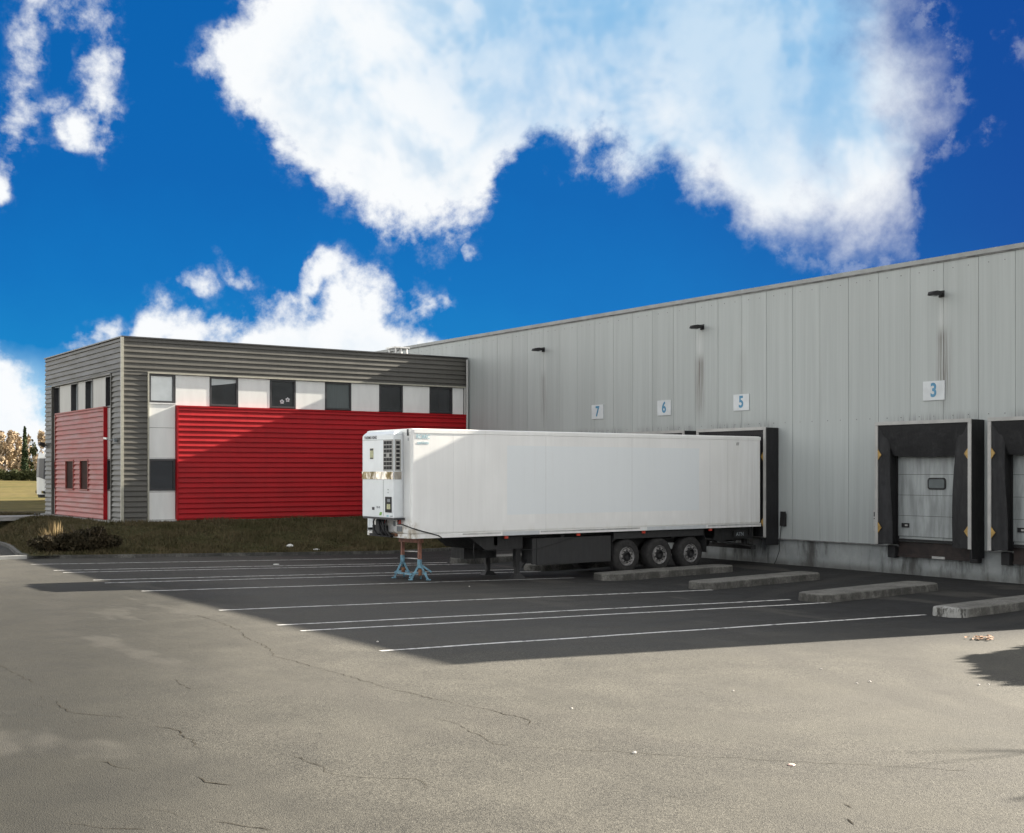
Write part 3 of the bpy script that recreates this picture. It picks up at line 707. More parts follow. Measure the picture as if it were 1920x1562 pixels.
# wall lamps high on the warehouse
def wall_lamp(label, yc, zc=8.33):
    t = thing('wall_lamp', label, 'lamp', (WX, yc, zc), 'black lamps on the warehouse wall'); og = (WX, yc, zc)
    mb = MB(); sec = lambda x, w, zt_, zb_: [(x, yc - w, zb_), (x, yc + w, zb_), (x, yc + w * .75, zt_), (x, yc - w * .75, zt_)]
    rings = [sec(WX - .60, .05, zc - .05, zc - .07), sec(WX - .52, .11, zc + .02, zc - .08), sec(WX - .33, .13, zc + .06, zc - .085), sec(WX - .17, .11, zc + .06, zc - .06), sec(WX - .12, .09, zc + .05, zc - .03)]
    for a, b in zip(rings, rings[1:]): mb.hexa(a, b)
    mb.build('lamp_head', M['black2'], t, og)
    mb = MB(); mb.tube([(WX - .14, yc, zc + .01), (WX - .03, yc, zc - .01)], .05, 10); mb.box(WX - .03, WX - .002, yc - .09, yc + .09, zc - .10, zc + .09); mb.build('bracket', M['black2'], t, og)
    mb = MB(); mb.box(WX - .48, WX - .22, yc - .08, yc + .08, zc - .094, zc - .086); mb.build('lens', M['glass2'], t, og)
    return t
l1 = wall_lamp('black wall lamp high above the sign 3', 22.24)
re(copy_tree(l1), (WX, 32.28, 8.33), 'black wall lamp above and between the signs 5 and 6')
re(copy_tree(l1), (WX, 41.95, 8.31), 'black wall lamp nearest the red building')

# socket box and hazard tag on the wall
t = thing('socket_box', 'small black socket box with hanging cable right of the docked trailer', 'socket', (WX, 28.36, 1.5)); og = (WX, 28.36, 1.5)
mb = MB(); mb.hexa([(WX - .14, 28.26, 1.30), (WX - .14, 28.46, 1.30), (WX - .10, 28.46, 1.70), (WX - .10, 28.26, 1.70)], [(WX - .002, 28.26, 1.28), (WX - .002, 28.46, 1.28), (WX - .002, 28.46, 1.72), (WX - .002, 28.26, 1.72)]); mb.build('box', M['black2'], t, og, bevel=.015)
mb = MB(); mb.box(WX - .16, WX - .11, 28.2, 28.4, 1.56, 1.78); mb.build('lid', M['black2'], t, og)
mb = MB(); mb.tube([(WX - .06, 28.45, 1.3), (WX - .06, 28.5, .9), (WX - .04, 28.55, .45), (WX - .05, 28.7, .1), (WX - .02, 28.8, .0)], .012, 6); mb.build('cable', M['black2'], t, og)
t = thing('wall_tag', 'narrow pale tag with black marks left of the bay 3 shelter', 'sticker', (WX, 24.62, 1.55)); og = (WX, 24.62, 1.55)
mb = MB(); mb.box(WX - .012, WX - .002, 24.54, 24.70, 1.28, 1.92); mb.build('tag_plate', M['panelgrey'], t, og)
mb = MB(); mb.box(WX - .016, WX - .013, 24.56, 24.68, 1.72, 1.86); mb.build('tag_square', M['ink'], t, og); mb = MB()
mb.box(WX - .016, WX - .013, 24.56, 24.68, 1.64, 1.67); mb.box(WX - .016, WX - .013, 24.56, 24.585, 1.52, 1.639); mb.box(WX - .016, WX - .013, 24.586, 24.64, 1.52, 1.545)
mb.build('tag_bracket', M['ink'], t, og); mb = MB()
mb.poly([(WX - .016, 24.66, 1.42), (WX - .016, 24.57, 1.36), (WX - .016, 24.6, 1.30)]); mb.build('tag_arrow', M['ink'], t, og)

# concrete wheel guides between the bays
def island(label, y0, y1, x0, x1=27.9):
    mb = MB(); w = y1 - y0; h = .20
    pl = [(x0, y0 + w * .28), (x0 + .12, y0 + w * .12), (x0 + .34, y0), (x1 - .15, y0), (x1, y0 + w * .2), (x1, y1 - w * .2), (x1 - .15, y1), (x0 + .34, y1), (x0 + .12, y1 - w * .12), (x0, y1 - w * .28)]
    cx = (x0 + x1) / 2; cy = (y0 + y1) / 2
    lo = [(x, y, gz(x) - .05) for x, y in pl]; hi = [(cx + (x - cx) * .994, cy + (y - cy) * .95, gz(x) + h) for x, y in pl]
    mb.hexa(lo, hi); o = mb.build('wheel_guide', M['kerb'], None, (cx, cy, 0), bevel=.035, seg=3)
    return tag(o, label, 'kerb', 'concrete wheel guides between the bays')
island('old concrete wheel guide nearest the camera, cut off by the right edge', 16.3, 17.14, 23.2, 28.3)
island('old concrete wheel guide in front of the bay 3 shelter, ended on by two lines', 20.06, 21.08, 23.2)
island('old concrete wheel guide second from the trailer, between bays 3 and 5', 24.08, 24.98, 23.15)
island('old concrete wheel guide right beside the trailer wheels', 27.6, 28.45, 22.6)
island('old concrete wheel guide half hidden beyond the trailer wheels', 31.75, 32.55, 23.0)
island('old concrete wheel guide seen under the trailer nose, beyond its landing legs', 35.6, 36.45, 22.6)

# ------------------------------------------------------------------ red and grey office building
FY, BX = 47.9, 14.83            # front face, west face
BZ, BT = 1.16, 8.42
ob = thing('office_building', 'two storey office block clad in grey and red ribbed metal', 'building', (BX, FY, BZ)); oo = (BX, FY, BZ)
def corr(mb, axis, a0, a1, z0, z1, plane, sgn, pitch=.207, depth=.052, groove=.047, slope=.012, m=0):
    """horizontal trapezoid ribs; plane = outer face, sgn = outward direction"""
    prof = []; z = z1
    while z > z0 + .01:
        zb = max(z0, z - pitch); r1 = z - .0
        prof += [(r1, -.034), (max(zb, z - (pitch - groove - 2 * slope)), 0)]
        if z - (pitch - groove - slope) > z0: prof += [(z - (pitch - groove - slope), -depth), (z - (pitch - slope * .3) if z - pitch + slope * .3 > z0 else z0, -depth)]
        z -= pitch
    if prof[-1][0] > z0 + .002: prof.append((z0, prof[-1][1]))
    n0 = len(mb.v)
    for zz, o in prof:
        for a in (a0, a1): mb.v.append((a, plane + sgn * o, zz) if axis == 'x' else (plane + sgn * o, a, zz))
    for i in range(len(prof) - 1): k = n0 + 2 * i; mb.face((k, k + 1, k + 3, k + 2), m)
XE = WX - .06
# core volume, kept well behind the skins
mb = MB(); mb.box(BX + .32, XE - .05, FY + .34, 59.3, BZ - .4, BT - .1); mb.build('core_wall', M['frame'], ob, oo)
mb = MB(); mb.box(BX + .2, XE, FY + .2, 59.45, BT - .099, BT - .03); mb.build('roof', M['roof'], ob, oo)
mb = MB(); corr(mb, 'x', BX + .03, XE, 7.06, BT - .06, FY - .05, -1); corr(mb, 'x', BX + .03, 15.84, BZ, 7.055, FY - .05, -1); mb.build('grey_front_cladding', M['grey'], ob, oo)
mb = MB(); corr(mb, 'y', FY + .03, 59.5, 7.06, BT - .06, BX, -1); corr(mb, 'y', FY + .03, 49.28, BZ, 7.055, BX, -1); corr(mb, 'y', 58.25, 59.5, BZ, 7.055, BX, -1); mb.build('grey_side_cladding', M['grey'], ob, oo)
mb = MB(); mb.box(BX - .03, XE + .02, FY - .085, FY + .15, BT - .05, BT); mb.box(BX - .03, BX + .2, FY + .151, 59.55, BT - .05, BT); mb.build('roof_coping', M['frame'], ob, oo)
mb = MB(); mb.box(BX - .045, BX + .06, FY - .10, FY + .01, BZ - .06, BT - .052); mb.build('corner_trim', M['trim'], ob, oo)
mb = MB(); mb.box(15.84, XE, FY - .075, FY + .02, 7.0, 7.058); mb.box(15.84, 15.90, FY - .075, FY + .30, BZ, 6.998); mb.build('opening_trim', M['trim'], ob, oo)
mb = MB(); mb.box(BX - .02, BX + .2, 49.24, 49.30, BZ, 7.0); mb.box(BX - .02, BX + .2, 58.22, 58.28, BZ, 7.0); mb.box(BX - .02, BX + .2, 49.301, 58.219, 7.0, 7.06); mb.build('side_opening_trim', M['grey'], ob, oo)
mb = MB(); mb.box(XE - .16, XE, FY - .08, FY - .001, BZ, 7.0); mb.build('end_trim', M['panelgrey'], ob, oo)
mb = MB(); mb.tube([(XE - .07, FY - .16, 1.0), (XE - .07, FY - .16, 8.3)], .05, 10); mb.build('downpipe', M['panelgrey'], ob, oo)
# red front box
RF = FY - .06 - .10
mb = MB(); corr(mb, 'x', 17.05, XE - .10, BZ, 5.72, RF, -1)
mb.box(17.0, 17.05, RF - .012, FY + .2, BZ - .02, 5.76); mb.box(XE - .1, XE - .05, RF - .012, FY + .2, BZ - .02, 5.76); mb.box(17.051, XE - .101, RF - .014, FY + .2, 5.70, 5.76)
mb.build('red_front_cladding', M['red'], ob, oo)
# white panels (front)
PF = FY + .03
def panel(x0, x1, z0, z1): 
    mb = MB(); mb.box(x0 + .008, x1 - .008, PF, PF + .05, z0 + .006, z1 - .006); mb.build('white_panel', M['panel'], ob, oo, bevel=.004)
def win(x0, x1, z0, z1, glass, front=True, fl=False):
    mb = MB(); GY = PF + .05; f = .075
    for b in ((x0, x0 + f, z0, z1), (x1 - f, x1, z0, z1), (x0 + f, x1 - f, z0, z0 + f), (x0 + f, x1 - f, z1 - f, z1)): mb.box(b[0], b[1], GY - .06, GY + .06, b[2], b[3])
    for b in ((x0 - .004, x0, z0, z1), (x1, x1 + .004, z0, z1)): mb.box(b[0], b[1], GY - .01, GY + .2, b[2], b[3])
    w = mb.build('window', M['frame'], ob, oo)
    mb = MB(); mb.box(x0 + f, x1 - f, GY + .012, GY + .03, z0 + f, z1 - f); mb.build('pane', glass, w, oo)
    if abs(x0 - 18.42) < .01:
        mb = MB(); mb.hexa([(x0 + f, GY + .006, z1 - f), (x1 - f, GY + .006, z1 - f), (x1 - f, GY + .006, z1 - .22), (x0 + f + .45, GY + .006, z1 - .31), (x0 + f, GY + .006, z1 - .36)], [(x0 + f, GY + .0115, z1 - f), (x1 - f, GY + .0115, z1 - f), (x1 - f, GY + .0115, z1 - .22), (x0 + f + .45, GY + .0115, z1 - .31), (x0 + f, GY + .0115, z1 - .36)]); mb.build('pane_reflection', M['skyglass'], w, oo)  # pale slanted slab standing in for the sky mirrored in the pane
    if fl:
        for cx, cz, s in ((21.62, 6.07, .10), (21.88, 6.16, .10)):
            mb = MB()
            for k in range(5):
                a = R(90 + 72 * k); c = (cx + math.cos(a) * s * .62, cz + math.sin(a) * s * .62)
                mb.poly([(c[0] + math.cos(R(60 * q)) * s * .40, GY + .0085 - .0002 * k, c[1] + math.sin(R(60 * q)) * s * .40) for q in range(6)])
            mb.build('flower_sticker', M['signw'], w, oo)
ws = [(15.92, 16.96), (18.42, 19.64), (21.05, 22.22), (23.6, 24.86), (26.25, 27.45), (28.85, 30.08)]
for i, (a, b) in enumerate(ws): win(a, b, 5.86 if i == 0 else 5.80, 6.99, (M['skyglass'], M['glass'], M['glass'], M['glass2'], M['glass'], M['glass'])[i], fl=i == 2)
pe = [16.99] + [v for w_ in ws[1:] for v in w_] + [XE - .16]
for a, b in zip(pe[0::2], pe[1::2]): panel(a, b, 5.77, 6.99)
for a, _ in ws[1:]:
    mb = MB(); mb.box(a - .09, a - .012, PF - .004, PF - .0005, 5.79, 6.98); mb.build('window_jamb_strip', M['panel'], ob, oo)
mb = MB(); mb.box(15.9, 16.99, PF - .03, PF + .06, 5.80, 5.855); mb.build('window_sill', M['alu'], ob, oo)
for z0, z1 in ((3.66, 4.86), (4.86, 5.8), (1.20, 2.30)): panel(15.9, 16.99, z0, z1)
for z0 in (3.62, 2.31): 
    mb = MB(); mb.box(15.9, 16.99, PF - .015, PF + .06, z0, z0 + .04); mb.build('window_sill', M['alu'], ob, oo)
win(15.91, 16.985, 2.355, 3.615, M['glass'])
mb = MB(); mb.box(15.86, 17.0, FY - .07, FY + .1, BZ - .03, BZ + .035); mb.build('base_flashing', M['alu'], ob, oo)
mb = MB(); mb.box(17.0, XE - .06, FY - .13, FY + .2, BZ - .09, BZ - .022); mb.box(BX + .05, 15.86, FY - .03, FY + .2, BZ - .09, BZ - .002); mb.build('plinth', M['path'], ob, oo)
# west face: red box with two slot windows
RW = BX - .05; RY0, RY1 = 50.06, 57.5
sl_ = ((52.36, 53.5), (54.55, 55.74)); zs = (2.37, 3.57)
mb = MB(); 
corr(mb, 'y', RY0 + .05, RY1 - .03, zs[1] + .001, 5.72, RW, -1)
for a, b in ((RY0 + .05, sl_[0][0]), (sl_[0][1], sl_[1][0]), (sl_[1][1], RY1 - .03)): corr(mb, 'y', a, b, zs[0], zs[1], RW, -1)
corr(mb, 'y', RY0 + .05, RY1 - .03, BZ, zs[0] - .001, RW, -1)
mb.box(RW - .012, BX + .22, RY1 - .03, RY1, BZ, 5.76); mb.box(RW - .014, BX + .22, RY0 + .001, RY1 - .031, 5.70, 5.755)
mb.build('red_side_cladding', M['redpale'], ob, oo)
mb = MB(); mb.box(RW - .012, BX + .22, RY0, RY0 + .05, BZ, 5.699); mb.build('red_side_return', M['red'], ob, oo)
for a, b in sl_:
    mb = MB()
    mb.box(RW - .01, RW + .18, a - .05, a, zs[0], zs[1]); mb.box(RW - .01, RW + .18, b, b + .05, zs[0], zs[1]); mb.box(RW - .02, RW + .18, a - .05, b + .05, zs[1] + .001, zs[1] + .06); mb.box(RW - .03, RW + .18, a - .05, b + .05, zs[0] - .05, zs[0] - .001)
    w = mb.build('slot_window', M['redpale'], ob, oo)
    mb = MB(); mb.box(RW + .05, RW + .06, a, b, zs[0], zs[1]); mb.build('pane', M['slotglass'], w, oo)
PW = BX + .10
def wpanel(y0, y1, z0, z1):
    mb = MB(); mb.box(PW, PW + .05, y0, y1, z0 + .005, z1 - .005); mb.build('side_panel', M['panelgrey'], ob, oo)
def wwin(y0, y1, z0, z1, glass, deep=.06):
    mb = MB(); f = .05; GX = PW + deep + .03
    for b in ((y0, y0 + f, z0, z1), (y1 - f, y1, z0, z1), (y0 + f, y1 - f, z0, z0 + f), (y0 + f, y1 - f, z1 - f, z1)): mb.box(PW - .02, GX + .05, b[0], b[1], b[2], b[3])
    w = mb.build('side_window', M['frame'], ob, oo)
    mb = MB(); mb.box(GX, GX + .02, y0 + f, y1 - f, z0 + f, z1 - f); mb.build('pane', glass, w, oo)
yy = lambda px: (BX + .1) * (CS - (px - 960) / F_PX * SN) / (SN + (px - 960) / F_PX * CS)
sp = [yy(198.5), yy(174.5), yy(160.5), yy(146.5), yy(133.5), yy(112)]
wwin(49.31, sp[0], 5.72, 6.99, M['glass']); wpanel(sp[0], sp[1], 5.72, 6.99); wwin(sp[1], sp[2], 5.72, 6.99, M['skyglass'], .17); wpanel(sp[2], sp[3], 5.72, 6.99)  # pale pane stands for bright sky mirrored in the west windows
wwin(sp[3], sp[4], 5.72, 6.99, M['skyglass'], .17); wpanel(sp[4], sp[5], 5.72, 6.99); wwin(sp[5], 58.2, 5.72, 6.99, M['glass'])
for a, b in ((49.31, RY0), (RY1, 58.2)):
    wpanel(a, b, 3.62, 4.86); wpanel(a, b, 4.86, 5.7); wpanel(a, b, BZ, 2.34); wwin(a, b, 2.35, 3.61, M['glass'])
mb = MB(); mb.box(BX - .62, BX + .05, FY - .25, 59.75, .9, 1.155); kind(mb.build('paved_edge', M['path']), 'structure')
# roof vent
vx, vy = 28.65, 50.5
mb = MB(); mb.box(vx - .42, vx + .42, vy - .42, vy + .42, BT + .50, BT + .56)
rv = mb.build('roof_vent', M['alu'], ob, oo)
for dx, dy in ((-.28, -.3), (.02, -.3), (.3, -.3), (-.28, .3), (.3, .3)):
    mb = MB(); mb.tube([(vx + dx, vy + dy, BT - .05), (vx + dx, vy + dy, BT + .50)], .045, 8); mb.build('vent_pipe', M['alu'], rv, oo)

# small fittings on the office wall
t = thing('security_camera', 'small grey security camera on the corner of the office block', 'camera', (BX, 49.0, 4.4)); og = (BX, 49.0, 4.4)
mb = MB(); mb.tube([(BX - .002, 48.75, 4.36), (BX - .22, 48.75, 4.36), (BX - .29, 48.8, 4.39)], .02, 8); mb.build('bracket', M['alu'], t, og)
mb = MB(); mb.bar((BX - .30, 48.76, 4.41), (BX - .31, 49.12, 4.44), .09, .085); mb.build('camera_body', M['alu'], t, og, bevel=.02)
mb = MB(); mb.box(BX - .12, BX - .002, 48.48, 48.62, 4.29, 4.42); mb.build('junction_box', M['inkgrey'], t, og)
t = thing('floodlight', 'black floodlight on the far corner of the office block', 'lamp', (BX, 59.2, 4.4)); og = (BX, 59.2, 4.4)
mb = MB(); mb.hexa([(BX - .33, 59.1, 4.40), (BX - .33, 59.4, 4.40), (BX - .28, 59.4, 4.49), (BX - .28, 59.1, 4.49)], [(BX - .08, 59.1, 4.24), (BX - .08, 59.4, 4.24), (BX - .08, 59.4, 4.46), (BX - .08, 59.1, 4.46)]); mb.build('lamp_head', M['black2'], t, og)
mb = MB(); mb.tube([(BX - .09, 59.25, 4.36), (BX + .02, 59.25, 4.36)], .04, 8); mb.build('bracket', M['black2'], t, og)

# ------------------------------------------------------------------ refrigerated trailer
TX0, TX1, TY0, TY1, TZ0, TZ1 = 16.78, 30.23, 28.8, 31.37, 1.30, 4.29
tr = thing('refrigerated_trailer', 'long white refrigerated trailer standing without its tractor, backed against bay 5', 'trailer', (TX0, (TY0 + TY1) / 2, 0)); to = (TX0, (TY0 + TY1) / 2, 0)
mb = MB(); mb.box(TX0, TX1, TY0, TY1, TZ0 + .10, TZ1 - .004); mb.build('body', M['tw'], tr, to, bevel=.05, seg=3)
mb = MB(); mb.box(TX0 + .06, TX1, TY0 - .012, TY0 + .02, TZ1 - .135, TZ1 - .02); mb.box(TX0 + .06, TX1, TY1 - .02, TY1 + .012, TZ1 - .135, TZ1 - .02)
mb.box(TX0 - .012, TX0 + .02, TY0 + .03, TY1 - .03, TZ1 - .12, TZ1 - .02); mb.build('top_rail', M['tw'], tr, to, bevel=.01)
mb = MB(); mb.box(TX0 + .02, TX1, TY0 - .02, TY0 + .1, TZ0 - .02, TZ0 + .10); mb.box(TX0 + .02, TX1, TY1 - .1, TY1 + .02, TZ0 - .02, TZ0 + .10); mb.box(TX0 - .015, TX0 + .2, TY0 + .1, TY1 - .1, TZ0 - .02, TZ0 + .099)
mb.build('bottom_rail', M['tw'], tr, to, bevel=.008)
mb = MB()
for a, b in ((18.4, 19.7), (21.1, 24.9), (27.8, 30.2)):
    mb = MB(); mb.box(a, b, TY0 - .024, TY0 - .0205, TZ0 + .04, TZ0 + .085); mb.build('rub_strip', M['alu'], tr, to)
for a, b in ((19.75, 21.05), (25.2, 27.7)):
    mb = MB(); mb.box(a, b, TY0 - .027, TY0 - .0205, TZ0 - .015, TZ0 + .095); mb.build('reflective_strip', M['signw'], tr, to)
# faint panel joints and the front corner post
mb = MB()
for x in (18.1, 21.3, 24.6, 27.9, 28.7):
    mb = MB(); mb.box(x - .003, x + .003, TY0 - .0015, TY0 + .001, TZ0 + .12, TZ1 - .14); mb.build('panel_joint', M['alu'], tr, to)
mb = MB(); mb.box(TX0 - .02, TX0 + .0, TY0 + .05, TY0 + .09, TZ0 + .15, TZ1 - .16); mb.build('corner_post', M['tw'], tr, to)
mb = MB(); mb.box(TX0 - .03, TX0 - .012, TY0 + .17, TY0 + .23, TZ1 - .20, TZ1 - .02); mb.build('marker_plate', M['ink'], tr, to)
text('body_marking', 'II', .13, (TX0 - .004, TY0 + .2, TZ1 - .3), (0, -1, 0), (0, 0, 1), M['inkgrey'], tr, to, .8, .0)
text('body_marking', 'RCARC', .17, (17.13, TY0 - .004, 4.06), (1, 0, 0), (0, 0, 1), M['inkblue'], tr, to, .78, .0)
text('body_marking', 'camions', .13, (17.13, TY0 - .004, 3.90), (1, 0, 0), (0, 0, 1), M['inkblue'], tr, to, .85, .0)
text('body_marking', '///', .14, (29.15, TY0 - .004, 4.02), (1, 0, 0), (0, 0, 1), M['ink'], tr, to, 1.1, .01)
# refrigeration unit on the nose
UX = 16.40; ya, yb, yc_, yd = 29.14, 30.94, 29.27, 30.99; UZ0, UZ1 = 1.84, 4.22
mb = MB()
ringU = lambda z, q=0: [(UX + q, ya + q, z), (TX0 - .002, yc_ + q * .3, z), (TX0 - .002, yd - q * .3, z), (UX + q, yb - q, z)]
mb.hexa(ringU(UZ0), ringU(UZ1 - .10)); mb.hexa(ringU(UZ1 - .10), ringU(UZ1, .09))
un = mb.build('refrigeration_unit', M['unit'], tr, to, bevel=.02, seg=2)
def on_side(f, z):      # point on the slanted right flank of the unit
    return (UX + (TX0 - UX) * f - .0, ya + (yc_ - ya) * f - .006, z)
mb = MB(); mb.box(UX - .012, UX - .001, ya + .012, 29.70, 3.13, 3.99, 0)
mb.hexa([on_side(.12, 3.13), on_side(.75, 3.13), on_side(.75, 3.99), on_side(.12, 3.99)], [(x, y + .005, z) for x, y, z in (on_side(.12, 3.13), on_side(.75, 3.13), on_side(.75, 3.99), on_side(.12, 3.99))], 0)
for r_ in range(7):
    z0 = 3.17 + r_ * .115
    for c_ in range(3):
        if r_ == 3 and c_ == 1: continue
        y1_ = 29.665 - c_ * .155; mb.box(UX - .016, UX - .0125, y1_ - .138, y1_, z0, z0 + .088, 1)
    q = [on_side(.25, z0), on_side(.62, z0), on_side(.62, z0 + .082), on_side(.25, z0 + .082)]
    mb.hexa([(x, y - .004, z) for x, y, z in q], [(x, y - .001, z) for x, y, z in q], 1)
mb.build('vent_grille', [M['edge'], M['black2']], un, to)
mb = MB(); mb.box(UX - .014, UX - .001, ya + .012, yb - .01, 2.90, 3.11)
mb.hexa([on_side(.06, 2.90), on_side(.8, 2.90), on_side(.8, 3.11), on_side(.06, 3.11)], [(x, y + .005, z) for x, y, z in (on_side(.06, 2.90), on_side(.8, 2.90), on_side(.8, 3.11), on_side(.06, 3.11))])
mb.build('chrome_band', M['chrome'], un, to)
mb = MB(); mb.box(UX - .004, UX - .001, 29.705, 29.712, 1.88, 2.88); mb.box(UX - .004, UX - .001, 29.73, yb - .03, 3.985, 3.992); mb.box(UX - .004, UX - .001, 29.705, 29.712, 3.14, 3.98); mb.box(UX + .02, TX0 - .01, ya + .03, yd - .05, UZ0 - .05, UZ0 - .001); mb.build('panel_gap', M['ink'], un, to)
mb = MB(); mb.box(UX - .018, UX - .001, 29.24, 29.59, 1.99, 2.42); cp = mb.build('control_panel', M['black2'], un, to, bevel=.012)
mb = MB(); mb.box(UX - .022, UX - .019, 29.31, 29.46, 2.28, 2.36); mb.build('display', M['inkgrey'], cp, to)
mb = MB(); mb.box(UX - .022, UX - .019, 29.29, 29.48, 2.08, 2.22); mb.build('keypad', M['sticker'], cp, to)
text('unit_lettering', 'THERMO KING', .115, (UX - .003, 30.45, 4.055), (0, -1, 0), (0, 0, 1), M['ink'], un, to, .95, .018, .003)
text('unit_lettering', 'SB-III', .085, (UX - .003, 30.0, 2.12), (0, -1, 0), (0, 0, 1), M['inkgrey'], un, to, 1.2, .01, .003)
mb = MB(); mb.box(UX - .006, UX - .001, 30.28, 30.48, 3.46, 3.76, 0); mb.box(UX - .009, UX - .0065, 30.29, 30.47, 3.70, 3.755, 1); mb.box(UX - .009, UX - .0065, 30.29, 30.47, 3.465, 3.5, 1)
mb.box(UX - .006, UX - .001, 30.22, 30.36, 2.04, 2.12, 1); mb.build('sticker', [M['sticker'], M['ink']], un, to)
mb = MB(); mb.poly([(UX - .004, 29.95, 1.90), (UX - .004, 29.82, 1.90), (UX - .004, 29.77, 1.99), (UX - .004, 29.90, 1.99)]); mb.build('green_sticker', M['green'], un, to)
mb = MB(); mb.box(UX - .006, UX - .001, 29.41, 29.52, 1.87, 1.92); mb.build('blue_sticker', M['inkblue'], un, to)
mb = MB()
for b in ((29.42, 29.46, 2.52, 2.55), (29.42, 29.46, 2.60, 2.63), (29.19, 29.23, 1.88, 1.91), (29.24, 29.34, 1.885, 1.905)):
    mb = MB(); mb.box(UX - .008, UX - .001, *b); mb.build('latch', M['inkgrey'], un, to)
# couplings and hoses under the unit
mb = MB(); mb.box(TX0 - .16, TX0 - .016, 30.10, 30.75, 1.36, 1.60); mb.tube([(TX0 - .1, 30.45, 1.9), (TX0 - .1, 30.45, 1.55)], .03, 6)
for k in range(3):
    a = 30.0 + k * .12; mb.tube([(TX0 - .05, a + .35, 1.72), (TX0 - .17, a + .2, 1.78), (TX0 - .22, a, 1.62), (TX0 - .2, a - .16, 1.42), (TX0 - .1, a - .2, 1.38)], .028, 6)
mb.box(TX0 - .2, TX0 - .016, 30.85, 30.95, 1.45, 1.52); mb.box(TX0 - .12, TX0 - .02, 29.8, 31.0, 1.285, 1.355)
mb.build('coupling_box', M['black2'], tr, to)
mb = MB(); mb.tube([(TX0 - .06, 29.42, 1.80), (TX0 - .10, 29.42, 1.66), (TX0 - .04, 29.3, 1.66), (TX0 - .035, 28.77, 1.58), (17.1, TY0 - .03, 1.48), (17.6, TY0 - .035, 1.35), (17.75, TY0 - .01, 1.26)], .016, 6); mb.build('cable', M['black2'], tr, to)
for a, b, c_, d in ((29.38, 29.52, 1.66, 1.80), (30.18, 30.26, 1.66, 1.74)):
    mb = MB(); mb.box(TX0 - .05, TX0 - .016, a, b, c_, d); mb.build('red_coupling', M['redlamp'], tr, to)
for a, b, c_, d in ((29.7, 29.80, 1.60, 1.74), (29.33, 29.6, 1.46, 1.60)):
    mb = MB(); mb.box(TX0 - .02, TX0 - .003, a, b, c_, d); mb.build('id_plate', M['inkgrey'], tr, to)
mb = MB(); mb.box(TX0 - .02, TX0 - .003, 30.98, 31.30, 1.42, 1.86); mb.box(TX0 - .03, TX0 - .021, 31.18, 31.26, 1.5, 1.8, 0); mb.build('nose_cover', M['unit'], tr, to, bevel=.01)
for k, (ya_, col_) in enumerate(((30.62, 'black2'), (30.30, 'black2'), (30.06, 'black2'), (29.92, 'chassis'))):
    mb = MB(); mb.tube([(TX0 - .04, ya_, 1.80), (TX0 - .14, ya_ - .02, 1.84), (TX0 - .24, ya_ - .08, 1.70), (TX0 - .26, ya_ - .16, 1.48), (TX0 - .18, ya_ - .22, 1.33), (TX0 - .06, ya_ - .24, 1.36)], .024, 8); mb.build('hose', M[col_], tr, to)
mb = MB(); mb.box(TX0 - .13, TX0 - .017, 30.30, 30.62, 1.56, 1.76); mb.build('valve_box', M['skirt'], tr, to, bevel=.02)
mb = MB(); mb.box(TX0 - .06, TX0 - .017, 29.55, 29.95, 1.32, 1.40); mb.build('rusty_bracket', M['rust'], tr, to)
# chassis
mb = MB()
mb.box(TX0 + .3, TX1 - .1, TY0 + .12, TY1 - .12, TZ0 - .02, TZ0 + .12)
for y in (29.45, 30.6): mb.hexa([(18.9, y, 1.28), (19.5, y, .86), (30.1, y, .80), (30.1, y, 1.28)], [(18.9, y + .16, 1.28), (19.5, y + .16, .86), (30.1, y + .16, .80), (30.1, y + .16, 1.28)])
for x in (19.6, 22, 24, 26.4, 28.3, 29.9): mb.box(x, x + .12, 29.0, 31.15, 1.0, 1.27)
mb.hexa([(18.75, 29.0, 1.279), (19.3, 29.0, .88), (20.6, 29.0, .88), (20.6, 29.0, 1.279)], [(18.75, 31.1, 1.279), (19.3, 31.1, .88), (20.6, 31.1, .88), (20.6, 31.1, 1.279)])
mb.box(19.35, 20.5, 30.2, 30.9, .55, .88); mb.tube([(28.6, 29.7, .78), (28.6, 30.6, .78)], .16, 14); mb.tube([(29.4, 29.2, .92), (29.4, 31, .92)], .14, 14)
mb.box(28.3, 30.1, 29.05, 29.12, .86, 1.27); mb.box(29.95, 30.15, 28.95, 31.2, .52, .66); mb.box(29.95, 30.1, 29.3, 29.42, .6, 1.2); mb.box(29.95, 30.1, 30.7, 30.82, .6, 1.2); mb.bar((27.9, 29.1, .95), (30.0, 29.0, .62), .05); mb.tube([(28.2, 29.0, .9), (28.9, 28.97, .72), (29.9, 29.0, .74)], .014, 6)
mb.build('chassis', M['chassis'], tr, to)
mb = MB(); mb.box(21.06, 23.86, TY0 + .12, TY0 + .2, .37, 1.16); mb.box(20.9, 21.05, TY0 + .12, TY0 + .2, .40, 1.16); mb.box(20.95, 23.86, TY0 + .2, TY0 + .75, .42, 1.16); mb.build('pallet_box', M['skirt'], tr, to, bevel=.012)
mb = MB(); mb.tube([(19.2, 28.98, .86), (19.25, 28.93, .86), (20.9, 28.905, .84), (21.1, 28.905, .86), (22.5, 28.905, 1.16)], .008, 6); mb.tube([(18.95, 29.05, 1.1), (18.9, 29.0, .85), (18.95, 29.02, .62), (19.05, 29.1, .5)], .012, 6); mb.build('air_line', M['chassis'], tr, to)
leg_y = (29.46, 31.0)
